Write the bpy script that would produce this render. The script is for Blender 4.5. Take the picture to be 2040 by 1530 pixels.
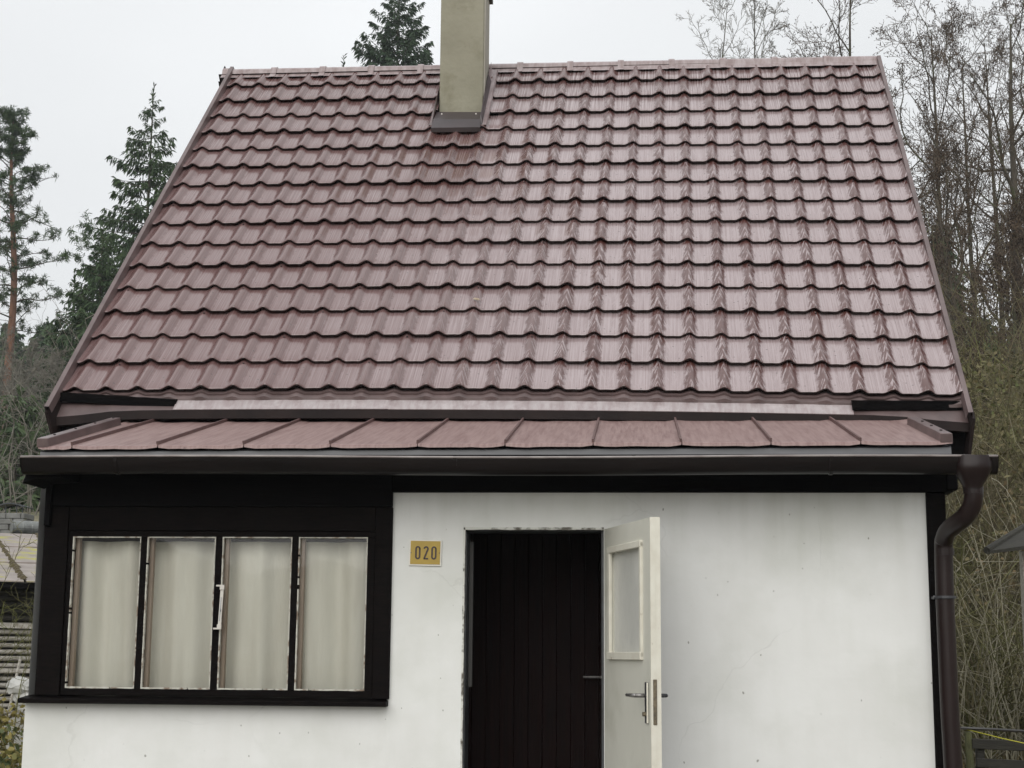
import bpy, math, random
import numpy as np
from mathutils import Vector, Matrix, noise as mnoise
R = math.radians
rnd = random.Random(7)
for o in list(bpy.data.objects): bpy.data.objects.remove(o)
sc = bpy.context.scene
C = sc.collection

# ------------------------------------------------------------------ camera (z = 0 is the photographer's eye level, the yard lies at -1.55)
EYE = Vector((2.7027, -7.6, 0.0))
FPX, PITCH, YAW, ROLL = 3100.8, 0.17307, 0.07929, 0.00853
_r0 = Vector((math.cos(YAW), math.sin(YAW), 0)); _f0 = Vector((-math.sin(YAW), math.cos(YAW), 0)); _z = Vector((0, 0, 1))
FWD = _f0*math.cos(PITCH) + _z*math.sin(PITCH); _u0 = -_f0*math.sin(PITCH) + _z*math.cos(PITCH)
RIGHT = _r0*math.cos(ROLL) + _u0*math.sin(ROLL); UP = _u0*math.cos(ROLL) - _r0*math.sin(ROLL)
cd = bpy.data.cameras.new('camera'); cam = bpy.data.objects.new('camera', cd); C.objects.link(cam)
m = Matrix.Identity(4)
for i in range(3):
    m[i][0] = RIGHT[i]; m[i][1] = UP[i]; m[i][2] = -FWD[i]; m[i][3] = EYE[i]
cam.matrix_world = m
cd.sensor_width = 36; cd.lens = FPX/2040*36; cd.clip_start = 0.1; cd.clip_end = 2000
sc.camera = cam

# ------------------------------------------------------------------ sky, sun, exposure
SUN_EL, SUN_AZ = 33, 190     # azimuth clockwise from +y
w = bpy.data.worlds.new('World'); sc.world = w; w.use_nodes = True
nt = w.node_tree; nt.nodes.clear()
def wn(t, **k):
    n = nt.nodes.new(t)
    for a, b in k.items(): setattr(n, a, b)
    return n
out = wn('ShaderNodeOutputWorld'); bg = wn('ShaderNodeBackground'); nt.links.new(bg.outputs[0], out.inputs[0])
sky = wn('ShaderNodeTexSky', sky_type='NISHITA', sun_disc=False, sun_elevation=R(SUN_EL), sun_rotation=R(SUN_AZ), dust_density=4.0)
tc = wn('ShaderNodeTexCoord'); sep = wn('ShaderNodeSeparateXYZ'); nt.links.new(tc.outputs['Generated'], sep.inputs[0])
mp = wn('ShaderNodeMapping'); mp.inputs['Scale'].default_value = (1, 1, 2.2); nt.links.new(tc.outputs['Generated'], mp.inputs[0])
nz = wn('ShaderNodeTexNoise'); nz.inputs['Scale'].default_value = 1.6; nz.inputs['Detail'].default_value = 3; nz.inputs['Roughness'].default_value = .45
nt.links.new(mp.outputs[0], nz.inputs[0])
elev = wn('ShaderNodeMapRange'); elev.inputs[1].default_value = 0.0; elev.inputs[2].default_value = 1.0; elev.inputs[3].default_value = 6.5; elev.inputs[4].default_value = 11.5
nt.links.new(sep.outputs[2], elev.inputs[0])
cl = wn('ShaderNodeMapRange'); cl.inputs[1].default_value = .3; cl.inputs[2].default_value = .7; cl.inputs[3].default_value = .86; cl.inputs[4].default_value = 1.10
nt.links.new(nz.outputs[0], cl.inputs[0])
mul = wn('ShaderNodeMath', operation='MULTIPLY'); nt.links.new(elev.outputs[0], mul.inputs[0]); nt.links.new(cl.outputs[0], mul.inputs[1])
vm = wn('ShaderNodeVectorMath', operation='SCALE'); vm.inputs[0].default_value = (0.985, 1.0, 1.008); nt.links.new(mul.outputs[0], vm.inputs['Scale'])
mx = wn('ShaderNodeMix', data_type='RGBA'); mx.inputs[0].default_value = .93
nt.links.new(sky.outputs[0], mx.inputs[6]); nt.links.new(vm.outputs[0], mx.inputs[7]); nt.links.new(mx.outputs[2], bg.inputs[0])
bg.inputs[1].default_value = 0.1

sl = bpy.data.lights.new('sun', 'SUN'); sun = bpy.data.objects.new('sun', sl); C.objects.link(sun)
sl.energy = 1.4; sl.angle = R(60); sl.color = (1, .985, .96)
_a, _e = R(SUN_AZ), R(SUN_EL)
sd = Vector((math.sin(_a)*math.cos(_e), math.cos(_a)*math.cos(_e), math.sin(_e)))
sun.rotation_euler = (-sd).to_track_quat('-Z', 'Y').to_euler(); sun.location = (0, -20, 30)
sc.view_settings.view_transform = 'Standard'; sc.view_settings.look = 'None'
sc.view_settings.exposure = 0.18; sc.view_settings.gamma = 1.0; sc.view_settings.use_curve_mapping = False
sc.cycles.max_bounces = 6; sc.cycles.transparent_max_bounces = 12; sc.cycles.volume_bounces = 0

# ------------------------------------------------------------------ helpers
def at(u, v, y):
    """the point of the plane Y = y on the sight line of photo pixel (u, v)"""
    d = FWD*1.0 + RIGHT*((u-1020)/FPX) - UP*((v-765)/FPX)
    t = (y-EYE.y)/d.y
    return EYE + d*t
def lerp(a, b, t): return a+(b-a)*t
def sstep(a, b, t):
    t = min(1, max(0, (t-a)/(b-a))); return t*t*(3-2*t)

def mat(name, c1, c2=None, scale=8, rough=.6, stretch=(1, 1, 1), bump=0.0, bscale=None, spec=.5, metal=0, coat=0, detail=6, lo=.35, hi=.65, c3=None, s3=1.0, lo3=.5, hi3=.7, coord='Object', rvar=0.0, trans=0.0):
    """procedural material: two colours mixed by a stretched noise, an optional third laid on in patches"""
    M = bpy.data.materials.new(name); M.use_nodes = True; t = M.node_tree; b = t.nodes['Principled BSDF']
    N = t.nodes.new; L = t.links.new
    c4 = lambda c: (c[0], c[1], c[2], 1)
    b.inputs['Base Color'].default_value = c4(c1); b.inputs['Roughness'].default_value = rough
    b.inputs['Metallic'].default_value = metal; b.inputs['Specular IOR Level'].default_value = spec
    b.inputs['Coat Weight'].default_value = coat
    co = N('ShaderNodeTexCoord')
    if coord == 'Geo':
        g = N('ShaderNodeNewGeometry'); src = g.outputs['Position']
    else: src = co.outputs[coord]
    mpn = N('ShaderNodeMapping'); mpn.inputs['Scale'].default_value = stretch; L(src, mpn.inputs[0])
    col = None
    if c2:
        n = N('ShaderNodeTexNoise'); n.inputs['Scale'].default_value = scale; n.inputs['Detail'].default_value = detail; n.inputs['Roughness'].default_value = .6
        L(mpn.outputs[0], n.inputs[0])
        mr = N('ShaderNodeMapRange'); mr.inputs[1].default_value = lo; mr.inputs[2].default_value = hi; L(n.outputs[0], mr.inputs[0])
        x = N('ShaderNodeMix'); x.data_type = 'RGBA'; x.inputs[6].default_value = c4(c1); x.inputs[7].default_value = c4(c2); L(mr.outputs[0], x.inputs[0])
        col = x.outputs[2]
        if rvar:
            rr = N('ShaderNodeMapRange'); rr.inputs[3].default_value = rough-rvar; rr.inputs[4].default_value = rough+rvar; L(n.outputs[0], rr.inputs[0]); L(rr.outputs[0], b.inputs['Roughness'])
    if c3:
        n3 = N('ShaderNodeTexNoise'); n3.inputs['Scale'].default_value = s3; n3.inputs['Detail'].default_value = 7; n3.inputs['Roughness'].default_value = .65
        L(src, n3.inputs[0])
        m3 = N('ShaderNodeMapRange'); m3.inputs[1].default_value = lo3; m3.inputs[2].default_value = hi3; L(n3.outputs[0], m3.inputs[0])
        x3 = N('ShaderNodeMix'); x3.data_type = 'RGBA'; x3.inputs[7].default_value = c4(c3); L(m3.outputs[0], x3.inputs[0])
        if col: L(col, x3.inputs[6])
        else: x3.inputs[6].default_value = c4(c1)
        col = x3.outputs[2]
    if col: L(col, b.inputs['Base Color'])
    if bump:
        nb = N('ShaderNodeTexNoise'); nb.inputs['Scale'].default_value = bscale or scale*3; nb.inputs['Detail'].default_value = 5
        L(mpn.outputs[0], nb.inputs[0]); bp = N('ShaderNodeBump'); bp.inputs['Strength'].default_value = bump; bp.inputs['Distance'].default_value = .01
        L(nb.outputs[0], bp.inputs['Height']); L(bp.outputs[0], b.inputs['Normal'])
    return M

def link(name, me, mats, parent=None, smooth=False):
    o = bpy.data.objects.new(name, me); C.objects.link(o)
    if mats is not None:
        for mm in (mats if isinstance(mats, (list, tuple)) else [mats]): me.materials.append(mm)
    if parent: o.parent = parent
    if smooth: me.shade_smooth()
    return o
def tag(o, label=None, cat=None, group=None, kind=None):
    if label: o['label'] = label
    if cat: o['category'] = cat
    if group: o['group'] = group
    if kind: o['kind'] = kind
    return o
def empty(name, loc, label, cat, group=None):
    o = bpy.data.objects.new(name, None); C.objects.link(o); o.location = loc; o.empty_display_size = .1
    return tag(o, label, cat, group)

class MB:
    """collects faces in world coordinates; build() links them as one mesh object"""
    def __init__(s): s.v = []; s.f = []; s.mi = []
    def poly(s, pts, mi=0):
        n = len(s.v); s.v += [tuple(p) for p in pts]; s.f.append(tuple(range(n, n+len(pts)))); s.mi.append(mi); return s
    def hexa(s, p, mi=0):
        """8 corners: bottom ring then top ring"""
        n = len(s.v); s.v += [tuple(q) for q in p]
        for f in ((3, 2, 1, 0), (4, 5, 6, 7), (0, 1, 5, 4), (1, 2, 6, 5), (2, 3, 7, 6), (3, 0, 4, 7)):
            s.f.append(tuple(n+i for i in f)); s.mi.append(mi)
        return s
    def box(s, a, b, mi=0):
        x0, y0, z0 = a; x1, y1, z1 = b
        return s.hexa([(x0, y0, z0), (x1, y0, z0), (x1, y1, z0), (x0, y1, z0), (x0, y0, z1), (x1, y0, z1), (x1, y1, z1), (x0, y1, z1)], mi)
    def bar(s, p, q, w_, h_, up=(0, 0, 1), mi=0, ang=0):
        """rectangular bar from p to q"""
        p = Vector(p); q = Vector(q); d = (q-p).normalized(); sx = d.cross(Vector(up)).normalized(); uz = sx.cross(d).normalized()
        if ang: sx, uz = sx*math.cos(ang)+uz*math.sin(ang), uz*math.cos(ang)-sx*math.sin(ang)
        sx = sx*w_/2; uz = uz*h_/2
        return s.hexa([p-sx-uz, p+sx-uz, q+sx-uz, q-sx-uz, p-sx+uz, p+sx+uz, q+sx+uz, q-sx+uz], mi)
    def tube(s, pts, rad, n=8, cap=True, mi=0):
        pts = [Vector(p) for p in pts]
        if not isinstance(rad, (list, tuple)): rad = [rad]*len(pts)
        base = len(s.v); ref = None
        for i, p in enumerate(pts):
            d = (pts[min(i+1, len(pts)-1)]-pts[max(i-1, 0)]).normalized()
            if ref is None: ref = d.orthogonal().normalized()
            ref = (ref-d*ref.dot(d)).normalized(); bi = d.cross(ref)
            for k in range(n):
                a = 2*math.pi*k/n; s.v.append(tuple(p+(ref*math.cos(a)+bi*math.sin(a))*rad[i]))
        for i in range(len(pts)-1):
            for k in range(n):
                a = base+i*n+k; b = base+i*n+(k+1) % n
                s.f.append((a, b, b+n, a+n)); s.mi.append(mi)
        if cap:
            s.f.append(tuple(base+k for k in range(n))[::-1]); s.mi.append(mi)
            e = base+(len(pts)-1)*n; s.f.append(tuple(e+k for k in range(n))); s.mi.append(mi)
        return s
    def grid(s, P, mi=0):
        """P[i][j] points"""
        n = len(s.v); a = len(P); b = len(P[0])
        for r_ in P: s.v += [tuple(q) for q in r_]
        for i in range(a-1):
            for j in range(b-1):
                s.f.append((n+i*b+j, n+(i+1)*b+j, n+(i+1)*b+j+1, n+i*b+j+1)); s.mi.append(mi)
        return s
    def mesh(s, name, parent_loc=None):
        me = bpy.data.meshes.new(name)
        v = s.v if parent_loc is None else [(x-parent_loc[0], y-parent_loc[1], z-parent_loc[2]) for x, y, z in s.v]
        me.from_pydata(v, [], s.f)
        if any(s.mi): me.polygons.foreach_set('material_index', s.mi)
        me.update(); return me
    def build(s, name, mats, parent=None, smooth=False, bevel=0):
        root = parent; loc = Vector((0, 0, 0))
        while root is not None: loc = loc+root.location; root = root.parent
        o = link(name, s.mesh(name, loc), mats, parent, smooth)
        if bevel:
            md = o.modifiers.new('bevel', 'BEVEL'); md.width = bevel; md.segments = 1; md.limit_method = 'ANGLE'
        return o

# ------------------------------------------------------------------ materials
WHITE = (.74, .765, .74)
def wall_mat():
    M = mat('white_render', (.765, .77, .75), (.70, .70, .675), scale=1.3, rough=.85, bump=.07, bscale=30, c3=(.60, .61, .565), s3=.9, lo3=.5, hi3=.78, coord='Geo')
    t = M.node_tree; N = t.nodes.new; L = t.links.new; b = t.nodes['Principled BSDF']
    base = b.inputs['Base Color'].links[0].from_socket
    g = N('ShaderNodeNewGeometry')
    # small chips and specks in the paint
    mp_ = N('ShaderNodeMapping'); mp_.inputs['Scale'].default_value = (1.2, .8, 1); mp_.inputs['Rotation'].default_value = (0, 0, .5); sx0 = N('ShaderNodeSeparateXYZ'); L(g.outputs['Position'], sx0.inputs[0]); cx0 = N('ShaderNodeCombineXYZ'); L(sx0.outputs[0], cx0.inputs[0]); L(sx0.outputs[2], cx0.inputs[1]); L(cx0.outputs[0], mp_.inputs[0])
    vo = N('ShaderNodeTexVoronoi'); vo.voronoi_dimensions = '2D'; vo.inputs['Scale'].default_value = 5.5; vo.inputs['Randomness'].default_value = 1; L(mp_.outputs[0], vo.inputs[0])
    n2 = N('ShaderNodeTexNoise'); n2.inputs['Scale'].default_value = 45; n2.inputs['Detail'].default_value = 3; L(g.outputs['Position'], n2.inputs[0])
    ad = N('ShaderNodeMath'); ad.operation = 'MULTIPLY_ADD'; ad.inputs[1].default_value = .12; L(n2.outputs[0], ad.inputs[0]); L(vo.outputs['Distance'], ad.inputs[2])
    sp = N('ShaderNodeSeparateColor'); L(vo.outputs['Color'], sp.inputs[0])
    th = N('ShaderNodeMapRange'); th.inputs[1].default_value = .78; th.inputs[2].default_value = 1.0; th.inputs[3].default_value = 0; th.inputs[4].default_value = .026; L(sp.outputs[0], th.inputs[0])
    ds = N('ShaderNodeMath'); ds.operation = 'SUBTRACT'; L(ad.outputs[0], ds.inputs[0]); ds.inputs[1].default_value = .065
    lt = N('ShaderNodeMath'); lt.operation = 'LESS_THAN'; L(ds.outputs[0], lt.inputs[0]); L(th.outputs[0], lt.inputs[1])
    sc_ = N('ShaderNodeMath'); sc_.operation = 'MULTIPLY'; sc_.inputs[1].default_value = .65; L(lt.outputs[0], sc_.inputs[0])
    x = N('ShaderNodeMix'); x.data_type = 'RGBA'; x.inputs[7].default_value = (.16, .15, .12, 1); L(base, x.inputs[6]); L(sc_.outputs[0], x.inputs[0])
    # faint run marks down from the beam
    sz = N('ShaderNodeSeparateXYZ'); L(g.outputs['Position'], sz.inputs[0])
    mp2 = N('ShaderNodeMapping'); mp2.inputs['Scale'].default_value = (9, 1, .7); L(g.outputs['Position'], mp2.inputs[0])
    n4 = N('ShaderNodeTexNoise'); n4.inputs['Scale'].default_value = 1.5; n4.inputs['Detail'].default_value = 5; L(mp2.outputs[0], n4.inputs[0])
    r4 = N('ShaderNodeMapRange'); r4.inputs[1].default_value = .45; r4.inputs[2].default_value = .8; r4.inputs[4].default_value = .28; L(n4.outputs[0], r4.inputs[0])
    top = N('ShaderNodeMapRange'); top.inputs[1].default_value = .35; top.inputs[2].default_value = .8; top.inputs[3].default_value = .25; top.inputs[4].default_value = 1; L(sz.outputs[2], top.inputs[0])
    mu = N('ShaderNodeMath'); mu.operation = 'MULTIPLY'; L(r4.outputs[0], mu.inputs[0]); L(top.outputs[0], mu.inputs[1])
    x2 = N('ShaderNodeMix'); x2.data_type = 'RGBA'; x2.inputs[7].default_value = (.40, .41, .33, 1); L(x.outputs[2], x2.inputs[6]); L(mu.outputs[0], x2.inputs[0])
    # hairline cracks
    n5 = N('ShaderNodeTexNoise'); n5.inputs['Scale'].default_value = 2.2; n5.inputs['Detail'].default_value = 6; L(g.outputs['Position'], n5.inputs[0])
    va = N('ShaderNodeVectorMath'); va.operation = 'MULTIPLY_ADD'; va.inputs[1].default_value = (.5, .5, .5); L(n5.outputs['Color'], va.inputs[0]); L(cx0.outputs[0], va.inputs[2])
    vc = N('ShaderNodeTexVoronoi'); vc.voronoi_dimensions = '2D'; vc.feature = 'DISTANCE_TO_EDGE'; vc.inputs['Scale'].default_value = .8; L(va.outputs[0], vc.inputs[0])
    cr = N('ShaderNodeMapRange'); cr.inputs[1].default_value = .0012; cr.inputs[2].default_value = .004; cr.inputs[3].default_value = .13; cr.inputs[4].default_value = 0; L(vc.outputs['Distance'], cr.inputs[0])
    n6 = N('ShaderNodeTexNoise'); n6.inputs['Scale'].default_value = 1.7; L(g.outputs['Position'], n6.inputs[0]); r6 = N('ShaderNodeMapRange'); r6.inputs[1].default_value = .48; r6.inputs[2].default_value = .60; L(n6.outputs[0], r6.inputs[0])
    m6 = N('ShaderNodeMath'); m6.operation = 'MULTIPLY'; L(cr.outputs[0], m6.inputs[0]); L(r6.outputs[0], m6.inputs[1])
    x5 = N('ShaderNodeMix'); x5.data_type = 'RGBA'; x5.inputs[7].default_value = (.25, .25, .22, 1); L(x2.outputs[2], x5.inputs[6]); L(m6.outputs[0], x5.inputs[0])
    L(x5.outputs[2], b.inputs['Base Color'])
    return M
M_wall = wall_mat()
M_black = mat('black_stained_wood', (.0035, .003, .003), (.0075, .0055, .005), scale=14, rough=.6, stretch=(1, 1, 6), bump=.3, spec=.04, c3=(.016, .011, .009), s3=7, lo3=.62, hi3=.85)
M_blackh = mat('black_stained_beam', (.0035, .0035, .004), (.006, .005, .005), scale=14, rough=.7, stretch=(.3, 4, 4), bump=.3, spec=.03)
M_peel = mat('peeling_cream_paint', (.50, .49, .43), (.20, .15, .11), scale=26, rough=.7, bump=.5, lo=.50, hi=.62)
M_trim = mat('dark_brown_sheet', (.014, .010, .010), (.022, .015, .014), scale=5, rough=.5, spec=.10)
M_verge = mat('verge_sheet', (.085, .058, .056), (.14, .098, .095), scale=6, rough=.4, spec=.6)
M_gut = mat('gutter_brown', (.005, .0035, .0035), (.010, .007, .0065), scale=5, rough=.30, stretch=(.4, 3, 3), spec=.22, c3=(.018, .013, .012), s3=9, lo3=.6, hi3=.9)
M_pipe = mat('downpipe_brown', (.011, .0055, .005), (.017, .009, .008), scale=7, rough=.34, stretch=(2, 2, .4), spec=.26)
M_flash = mat('light_eave_flashing', (.37, .33, .33), (.27, .215, .215), scale=9, rough=.3, stretch=(5, 1, 1), spec=.7, coord='Geo', c3=(.46, .41, .41), s3=12, lo3=.5, hi3=.8)
M_edge = mat('grey_drip_edge', (.045, .047, .055), (.08, .082, .092), scale=3, rough=.35, stretch=(1, 4, 4), spec=.7)
M_pent = mat('dusty_red_brown_sheet', (.275, .185, .172), (.165, .095, .088), scale=4, rough=.45, stretch=(14, .8, .8), spec=.5, bump=.08, lo=.4, hi=.72, c3=(.09, .05, .044), s3=34, lo3=.60, hi3=.80, coord='Geo')
M_seam = mat('seam_sheet', (.085, .045, .041), (.13, .072, .066), scale=20, rough=.5)
M_chim = mat('olive_chimney_render', (.285, .270, .205), (.235, .222, .165), scale=2.4, rough=.9, bump=.5, bscale=22, c3=(.175, .160, .105), s3=4.5, lo3=.55, hi3=.8)
M_chimcap = mat('dark_cap', (.03, .028, .03), (.045, .04, .045), rough=.5)
M_door = mat('cream_door_paint', (.62, .61, .54), (.56, .55, .48), scale=3, rough=.5, stretch=(1, 1, .4), c3=(.40, .395, .32), s3=2.0, lo3=.5, hi3=.8)
M_doorl = mat('cream_edge_paint', (.70, .68, .59), (.62, .59, .50), scale=12, rough=.5, c3=(.30, .24, .17), s3=22, lo3=.66, hi3=.74)
M_metal = mat('worn_steel', (.32, .31, .31), (.20, .19, .18), scale=40, rough=.4, metal=.8)
M_darkmetal = mat('black_handle', (.03, .03, .034), rough=.4, spec=.6)
M_brass = mat('tarnished_lock', (.22, .18, .12), (.10, .085, .065), scale=60, rough=.5, metal=.5)
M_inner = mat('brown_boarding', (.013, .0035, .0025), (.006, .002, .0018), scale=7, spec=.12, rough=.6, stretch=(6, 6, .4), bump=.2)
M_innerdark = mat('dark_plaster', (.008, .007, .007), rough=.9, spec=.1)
M_curtain = mat('net_curtain', (.76, .755, .67), (.66, .645, .56), scale=3, rough=.9, stretch=(3, 1, .4), bump=.15, bscale=60)
M_plastic = mat('white_plastic', (.58, .55, .50), rough=.4)
M_signy = mat('mustard_enamel', (.42, .285, .03), (.36, .24, .025), scale=12, rough=.35, c3=(.05, .02, .01), s3=48, lo3=.70, hi3=.72)
M_signw = mat('white_enamel', (.74, .72, .66), rough=.4)
M_signb = mat('dark_numeral_enamel', (.025, .010, .008), rough=.4)
M_stone = mat('grey_block', (.20, .20, .19), (.13, .13, .12), scale=6, rough=.9, bump=.4)
M_drum = mat('galvanised_drum', (.20, .21, .20), (.12, .125, .12), scale=9, rough=.5, metal=.3)
M_canopy = mat('blue_black_metal', (.02, .025, .032), rough=.4)
M_grey = mat('weathered_grey_wood', (.46, .44, .40), (.27, .245, .21), scale=10, rough=.85, stretch=(.4, 4, 4), bump=.4)
M_greyd = mat('dark_weathered_wood', (.022, .020, .017), (.036, .034, .024), scale=12, rough=.85, stretch=(.6, 4, 4), bump=.4)
M_moss = mat('mossy_wood', (.060, .060, .030), (.10, .105, .045), scale=12, rough=.95, bump=.5)
M_yellow = mat('yellow_string', (.55, .52, .05), rough=.6)
M_cable = mat('black_pipe', (.03, .027, .025), rough=.3, spec=.6)
M_ground = mat('ground_soil_and_grass', (.10, .098, .050), (.16, .135, .078), scale=1.2, rough=.95, bump=.5, bscale=9, c3=(.045, .060, .020), s3=.35, coord='Geo')
M_yard = mat('yard_gravel', (.22, .21, .19), (.16, .15, .13), scale=14, rough=.95, bump=.5, coord='Geo')
M_bark = mat('grey_brown_bark', (.085, .070, .050), (.045, .037, .028), scale=8, rough=.9, stretch=(3, 3, .6), bump=.5, c3=(.07, .085, .03), s3=1.4, lo3=.5, hi3=.7, coord='Geo')
M_twig = mat('dark_twigs', (.075, .052, .036), (.115, .083, .056), scale=2, rough=.9, coord='Geo')
M_twighaze = mat('haze_pale_twigs', (.20, .185, .155), (.13, .12, .10), scale=2, rough=.9, coord='Geo')  # distance haze put into the twig colour as paleness
M_twigo = mat('olive_twigs', (.085, .070, .038), (.185, .155, .09), scale=1.1, rough=.9, c3=(.11, .12, .03), s3=.6, lo3=.45, hi3=.65, coord='Geo')
M_cone = mat('alder_cones', (.030, .020, .014), rough=.9)
M_pinebark = mat('orange_pine_bark', (.21, .105, .065), (.12, .062, .040), scale=5, rough=.9, stretch=(2, 2, .5), bump=.4, coord='Geo')
M_needle = mat('spruce_needles', (.026, .052, .020), (.052, .085, .030), scale=1.0, rough=.75, spec=.3, coord='Geo')
M_needleb = mat('blue_spruce_needles', (.024, .048, .024), (.045, .075, .036), scale=1.3, rough=.75, spec=.3, coord='Geo')
M_pineN = mat('pine_needles', (.036, .068, .028), (.065, .100, .040), scale=1.2, rough=.75, spec=.3, coord='Geo')
M_leafg = mat('bush_leaves', (.045, .070, .022), (.10, .11, .03), scale=3, rough=.7, coord='Geo')
M_leafy = mat('yellowing_leaves', (.24, .19, .05), (.13, .13, .035), scale=5, rough=.7, coord='Geo')
M_dry = mat('dry_grass', (.26, .20, .10), (.16, .13, .06), scale=3, rough=.9, coord='Geo')

def glass_mat(name, refl=.09, tint=(.93, .94, .92), rough=.02):
    M = bpy.data.materials.new(name); M.use_nodes = True; t = M.node_tree; t.nodes.clear(); N = t.nodes.new; L = t.links.new
    o = N('ShaderNodeOutputMaterial'); tr = N('ShaderNodeBsdfTransparent'); tr.inputs[0].default_value = (*tint, 1)
    gl = N('ShaderNodeBsdfGlossy'); gl.inputs['Roughness'].default_value = rough
    fr = N('ShaderNodeFresnel'); fr.inputs[0].default_value = 1.5
    ad = N('ShaderNodeMath'); ad.operation = 'ADD'; ad.inputs[1].default_value = refl-.04; L(fr.outputs[0], ad.inputs[0])
    nb = N('ShaderNodeTexNoise'); nb.inputs['Scale'].default_value = 1.6
    tcn = N('ShaderNodeTexCoord'); L(tcn.outputs['Object'], nb.inputs[0]); bp = N('ShaderNodeBump'); bp.inputs['Strength'].default_value = .08; bp.inputs['Distance'].default_value = .05
    L(nb.outputs[0], bp.inputs['Height']); L(bp.outputs[0], gl.inputs['Normal'])
    mxs = N('ShaderNodeMixShader'); L(ad.outputs[0], mxs.inputs[0]); L(tr.outputs[0], mxs.inputs[1]); L(gl.outputs[0], mxs.inputs[2]); L(mxs.outputs[0], o.inputs[0])
    return M
M_glass = glass_mat('old_window_glass', refl=.03, tint=(.98, .98, .97))

def tile_mat():
    """painted pressed-metal tile, sky reflection put into the colour as a pale film; UV.x counts waves, UV.y counts rows"""
    M = bpy.data.materials.new('red_brown_metal_tile'); M.use_nodes = True; t = M.node_tree; b = t.nodes['Principled BSDF']; N = t.nodes.new; L = t.links.new
    def math_(op, a, b_=None, c=None, clamp=False):
        n = N('ShaderNodeMath'); n.operation = op; n.use_clamp = clamp
        for i, q in enumerate((a, b_, c)):
            if q is None: continue
            if isinstance(q, (int, float)): n.inputs[i].default_value = q
            else: L(q, n.inputs[i])
        return n.outputs[0]
    def rng(x, a, b_, c=0, d=1, smooth=True):
        n = N('ShaderNodeMapRange'); n.interpolation_type = 'SMOOTHSTEP' if smooth else 'LINEAR'
        L(x, n.inputs[0]); n.inputs[1].default_value = a; n.inputs[2].default_value = b_; n.inputs[3].default_value = c; n.inputs[4].default_value = d; return n.outputs[0]
    def comb(x, y, z):
        n = N('ShaderNodeCombineXYZ')
        for i, q in enumerate((x, y, z)):
            if isinstance(q, (int, float)): n.inputs[i].default_value = q
            else: L(q, n.inputs[i])
        return n.outputs[0]
    def noise(vec, s=1, d=4, r=.55):
        n = N('ShaderNodeTexNoise'); n.inputs['Scale'].default_value = s; n.inputs['Detail'].default_value = d; n.inputs['Roughness'].default_value = r; L(vec, n.inputs[0]); return n.outputs[0]
    uv = N('ShaderNodeUVMap'); uv.uv_map = 'UVMap'; s = N('ShaderNodeSeparateXYZ'); L(uv.outputs[0], s.inputs[0])
    U, V = s.outputs[0], s.outputs[1]
    iu = math_('ROUND', U); fu = math_('SUBTRACT', U, iu); au = math_('ABSOLUTE', fu)
    iv = math_('FLOOR', V); fv = math_('SUBTRACT', V, iv)
    cell = noise(comb(math_('MULTIPLY', iu, 7.31), math_('MULTIPLY', iv, 3.77), 0), 1.0, 1)
    # width of the bare strip on each crest wobbles from tile to tile and down the tile
    wob = noise(comb(math_('MULTIPLY', U, 1.7), math_('MULTIPLY', V, 2.3), 0), 2.0, 4)
    edge = math_('ADD', au, math_('MULTIPLY', math_('SUBTRACT', wob, .5), .34))
    edge = math_('ADD', edge, math_('MULTIPLY', math_('SUBTRACT', cell, .5), .22))
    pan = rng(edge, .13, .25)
    # chevron trails running off the crests
    a = math_('ADD', math_('MULTIPLY', au, 22), math_('MULTIPLY', fv, 8.5))
    bb = math_('ADD', math_('MULTIPLY', au, -1.5), math_('MULTIPLY', fv, 1.5))
    tr = noise(comb(a, bb, math_('ADD', math_('MULTIPLY', iu, 5.7), math_('ADD', math_('MULTIPLY', iv, 9.1), math_('MULTIPLY', math_('SIGN', fu), 3.3)))), .95, 3, .6)
    trail = rng(tr, .545, .585)
    # long straight streaks in the pans
    st = noise(comb(math_('MULTIPLY', U, 26), math_('MULTIPLY', V, .55), 3), 1.0, 4, .6)
    streak = rng(st, .36, .66)
    # region weights: streakier to the right, flatter painted sheen to the left
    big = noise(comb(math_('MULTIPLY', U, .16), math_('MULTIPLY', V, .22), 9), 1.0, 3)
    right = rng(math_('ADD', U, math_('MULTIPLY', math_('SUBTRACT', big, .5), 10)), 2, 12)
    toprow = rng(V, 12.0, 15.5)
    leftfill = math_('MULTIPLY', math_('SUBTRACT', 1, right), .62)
    wet_sheen = math_('MAXIMUM', pan, leftfill)
    wet_sheen = math_('MULTIPLY', wet_sheen, rng(streak, 0, 1, .72, 1.0, False))
    wet_sheen = math_('MAXIMUM', wet_sheen, math_('MULTIPLY', trail, math_('ADD', .3, math_('MULTIPLY', right, .65))))
    wet_sheen = math_('MULTIPLY', wet_sheen, math_('SUBTRACT', 1, math_('MULTIPLY', math_('MULTIPLY', toprow, rng(st, .40, .60, 1, 0)), .8)))
    # strip of weaker painted sheen by the chimney
    cx = math_('ABSOLUTE', math_('SUBTRACT', U, 5.9)); sheen_gap = math_('MULTIPLY', rng(cx, 1.0, 1.6, 1, 0), math_('MULTIPLY', rng(V, 6.8, 9.5), rng(V, 12.6, 13.2, 1, 0)))
    wet_sheen = math_('MULTIPLY', wet_sheen, math_('SUBTRACT', 1, math_('MULTIPLY', sheen_gap, math_('ADD', .45, math_('MULTIPLY', rng(st, .4, .65, 1, 0), .45)))))
    mott = noise(comb(math_('MULTIPLY', U, 3), math_('MULTIPLY', V, 2), 5), 1.5, 5)
    c1 = N('ShaderNodeMix'); c1.data_type = 'RGBA'; c1.inputs[6].default_value = (.072, .025, .021, 1); c1.inputs[7].default_value = (.108, .048, .042, 1); L(mott, c1.inputs[0])
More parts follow.
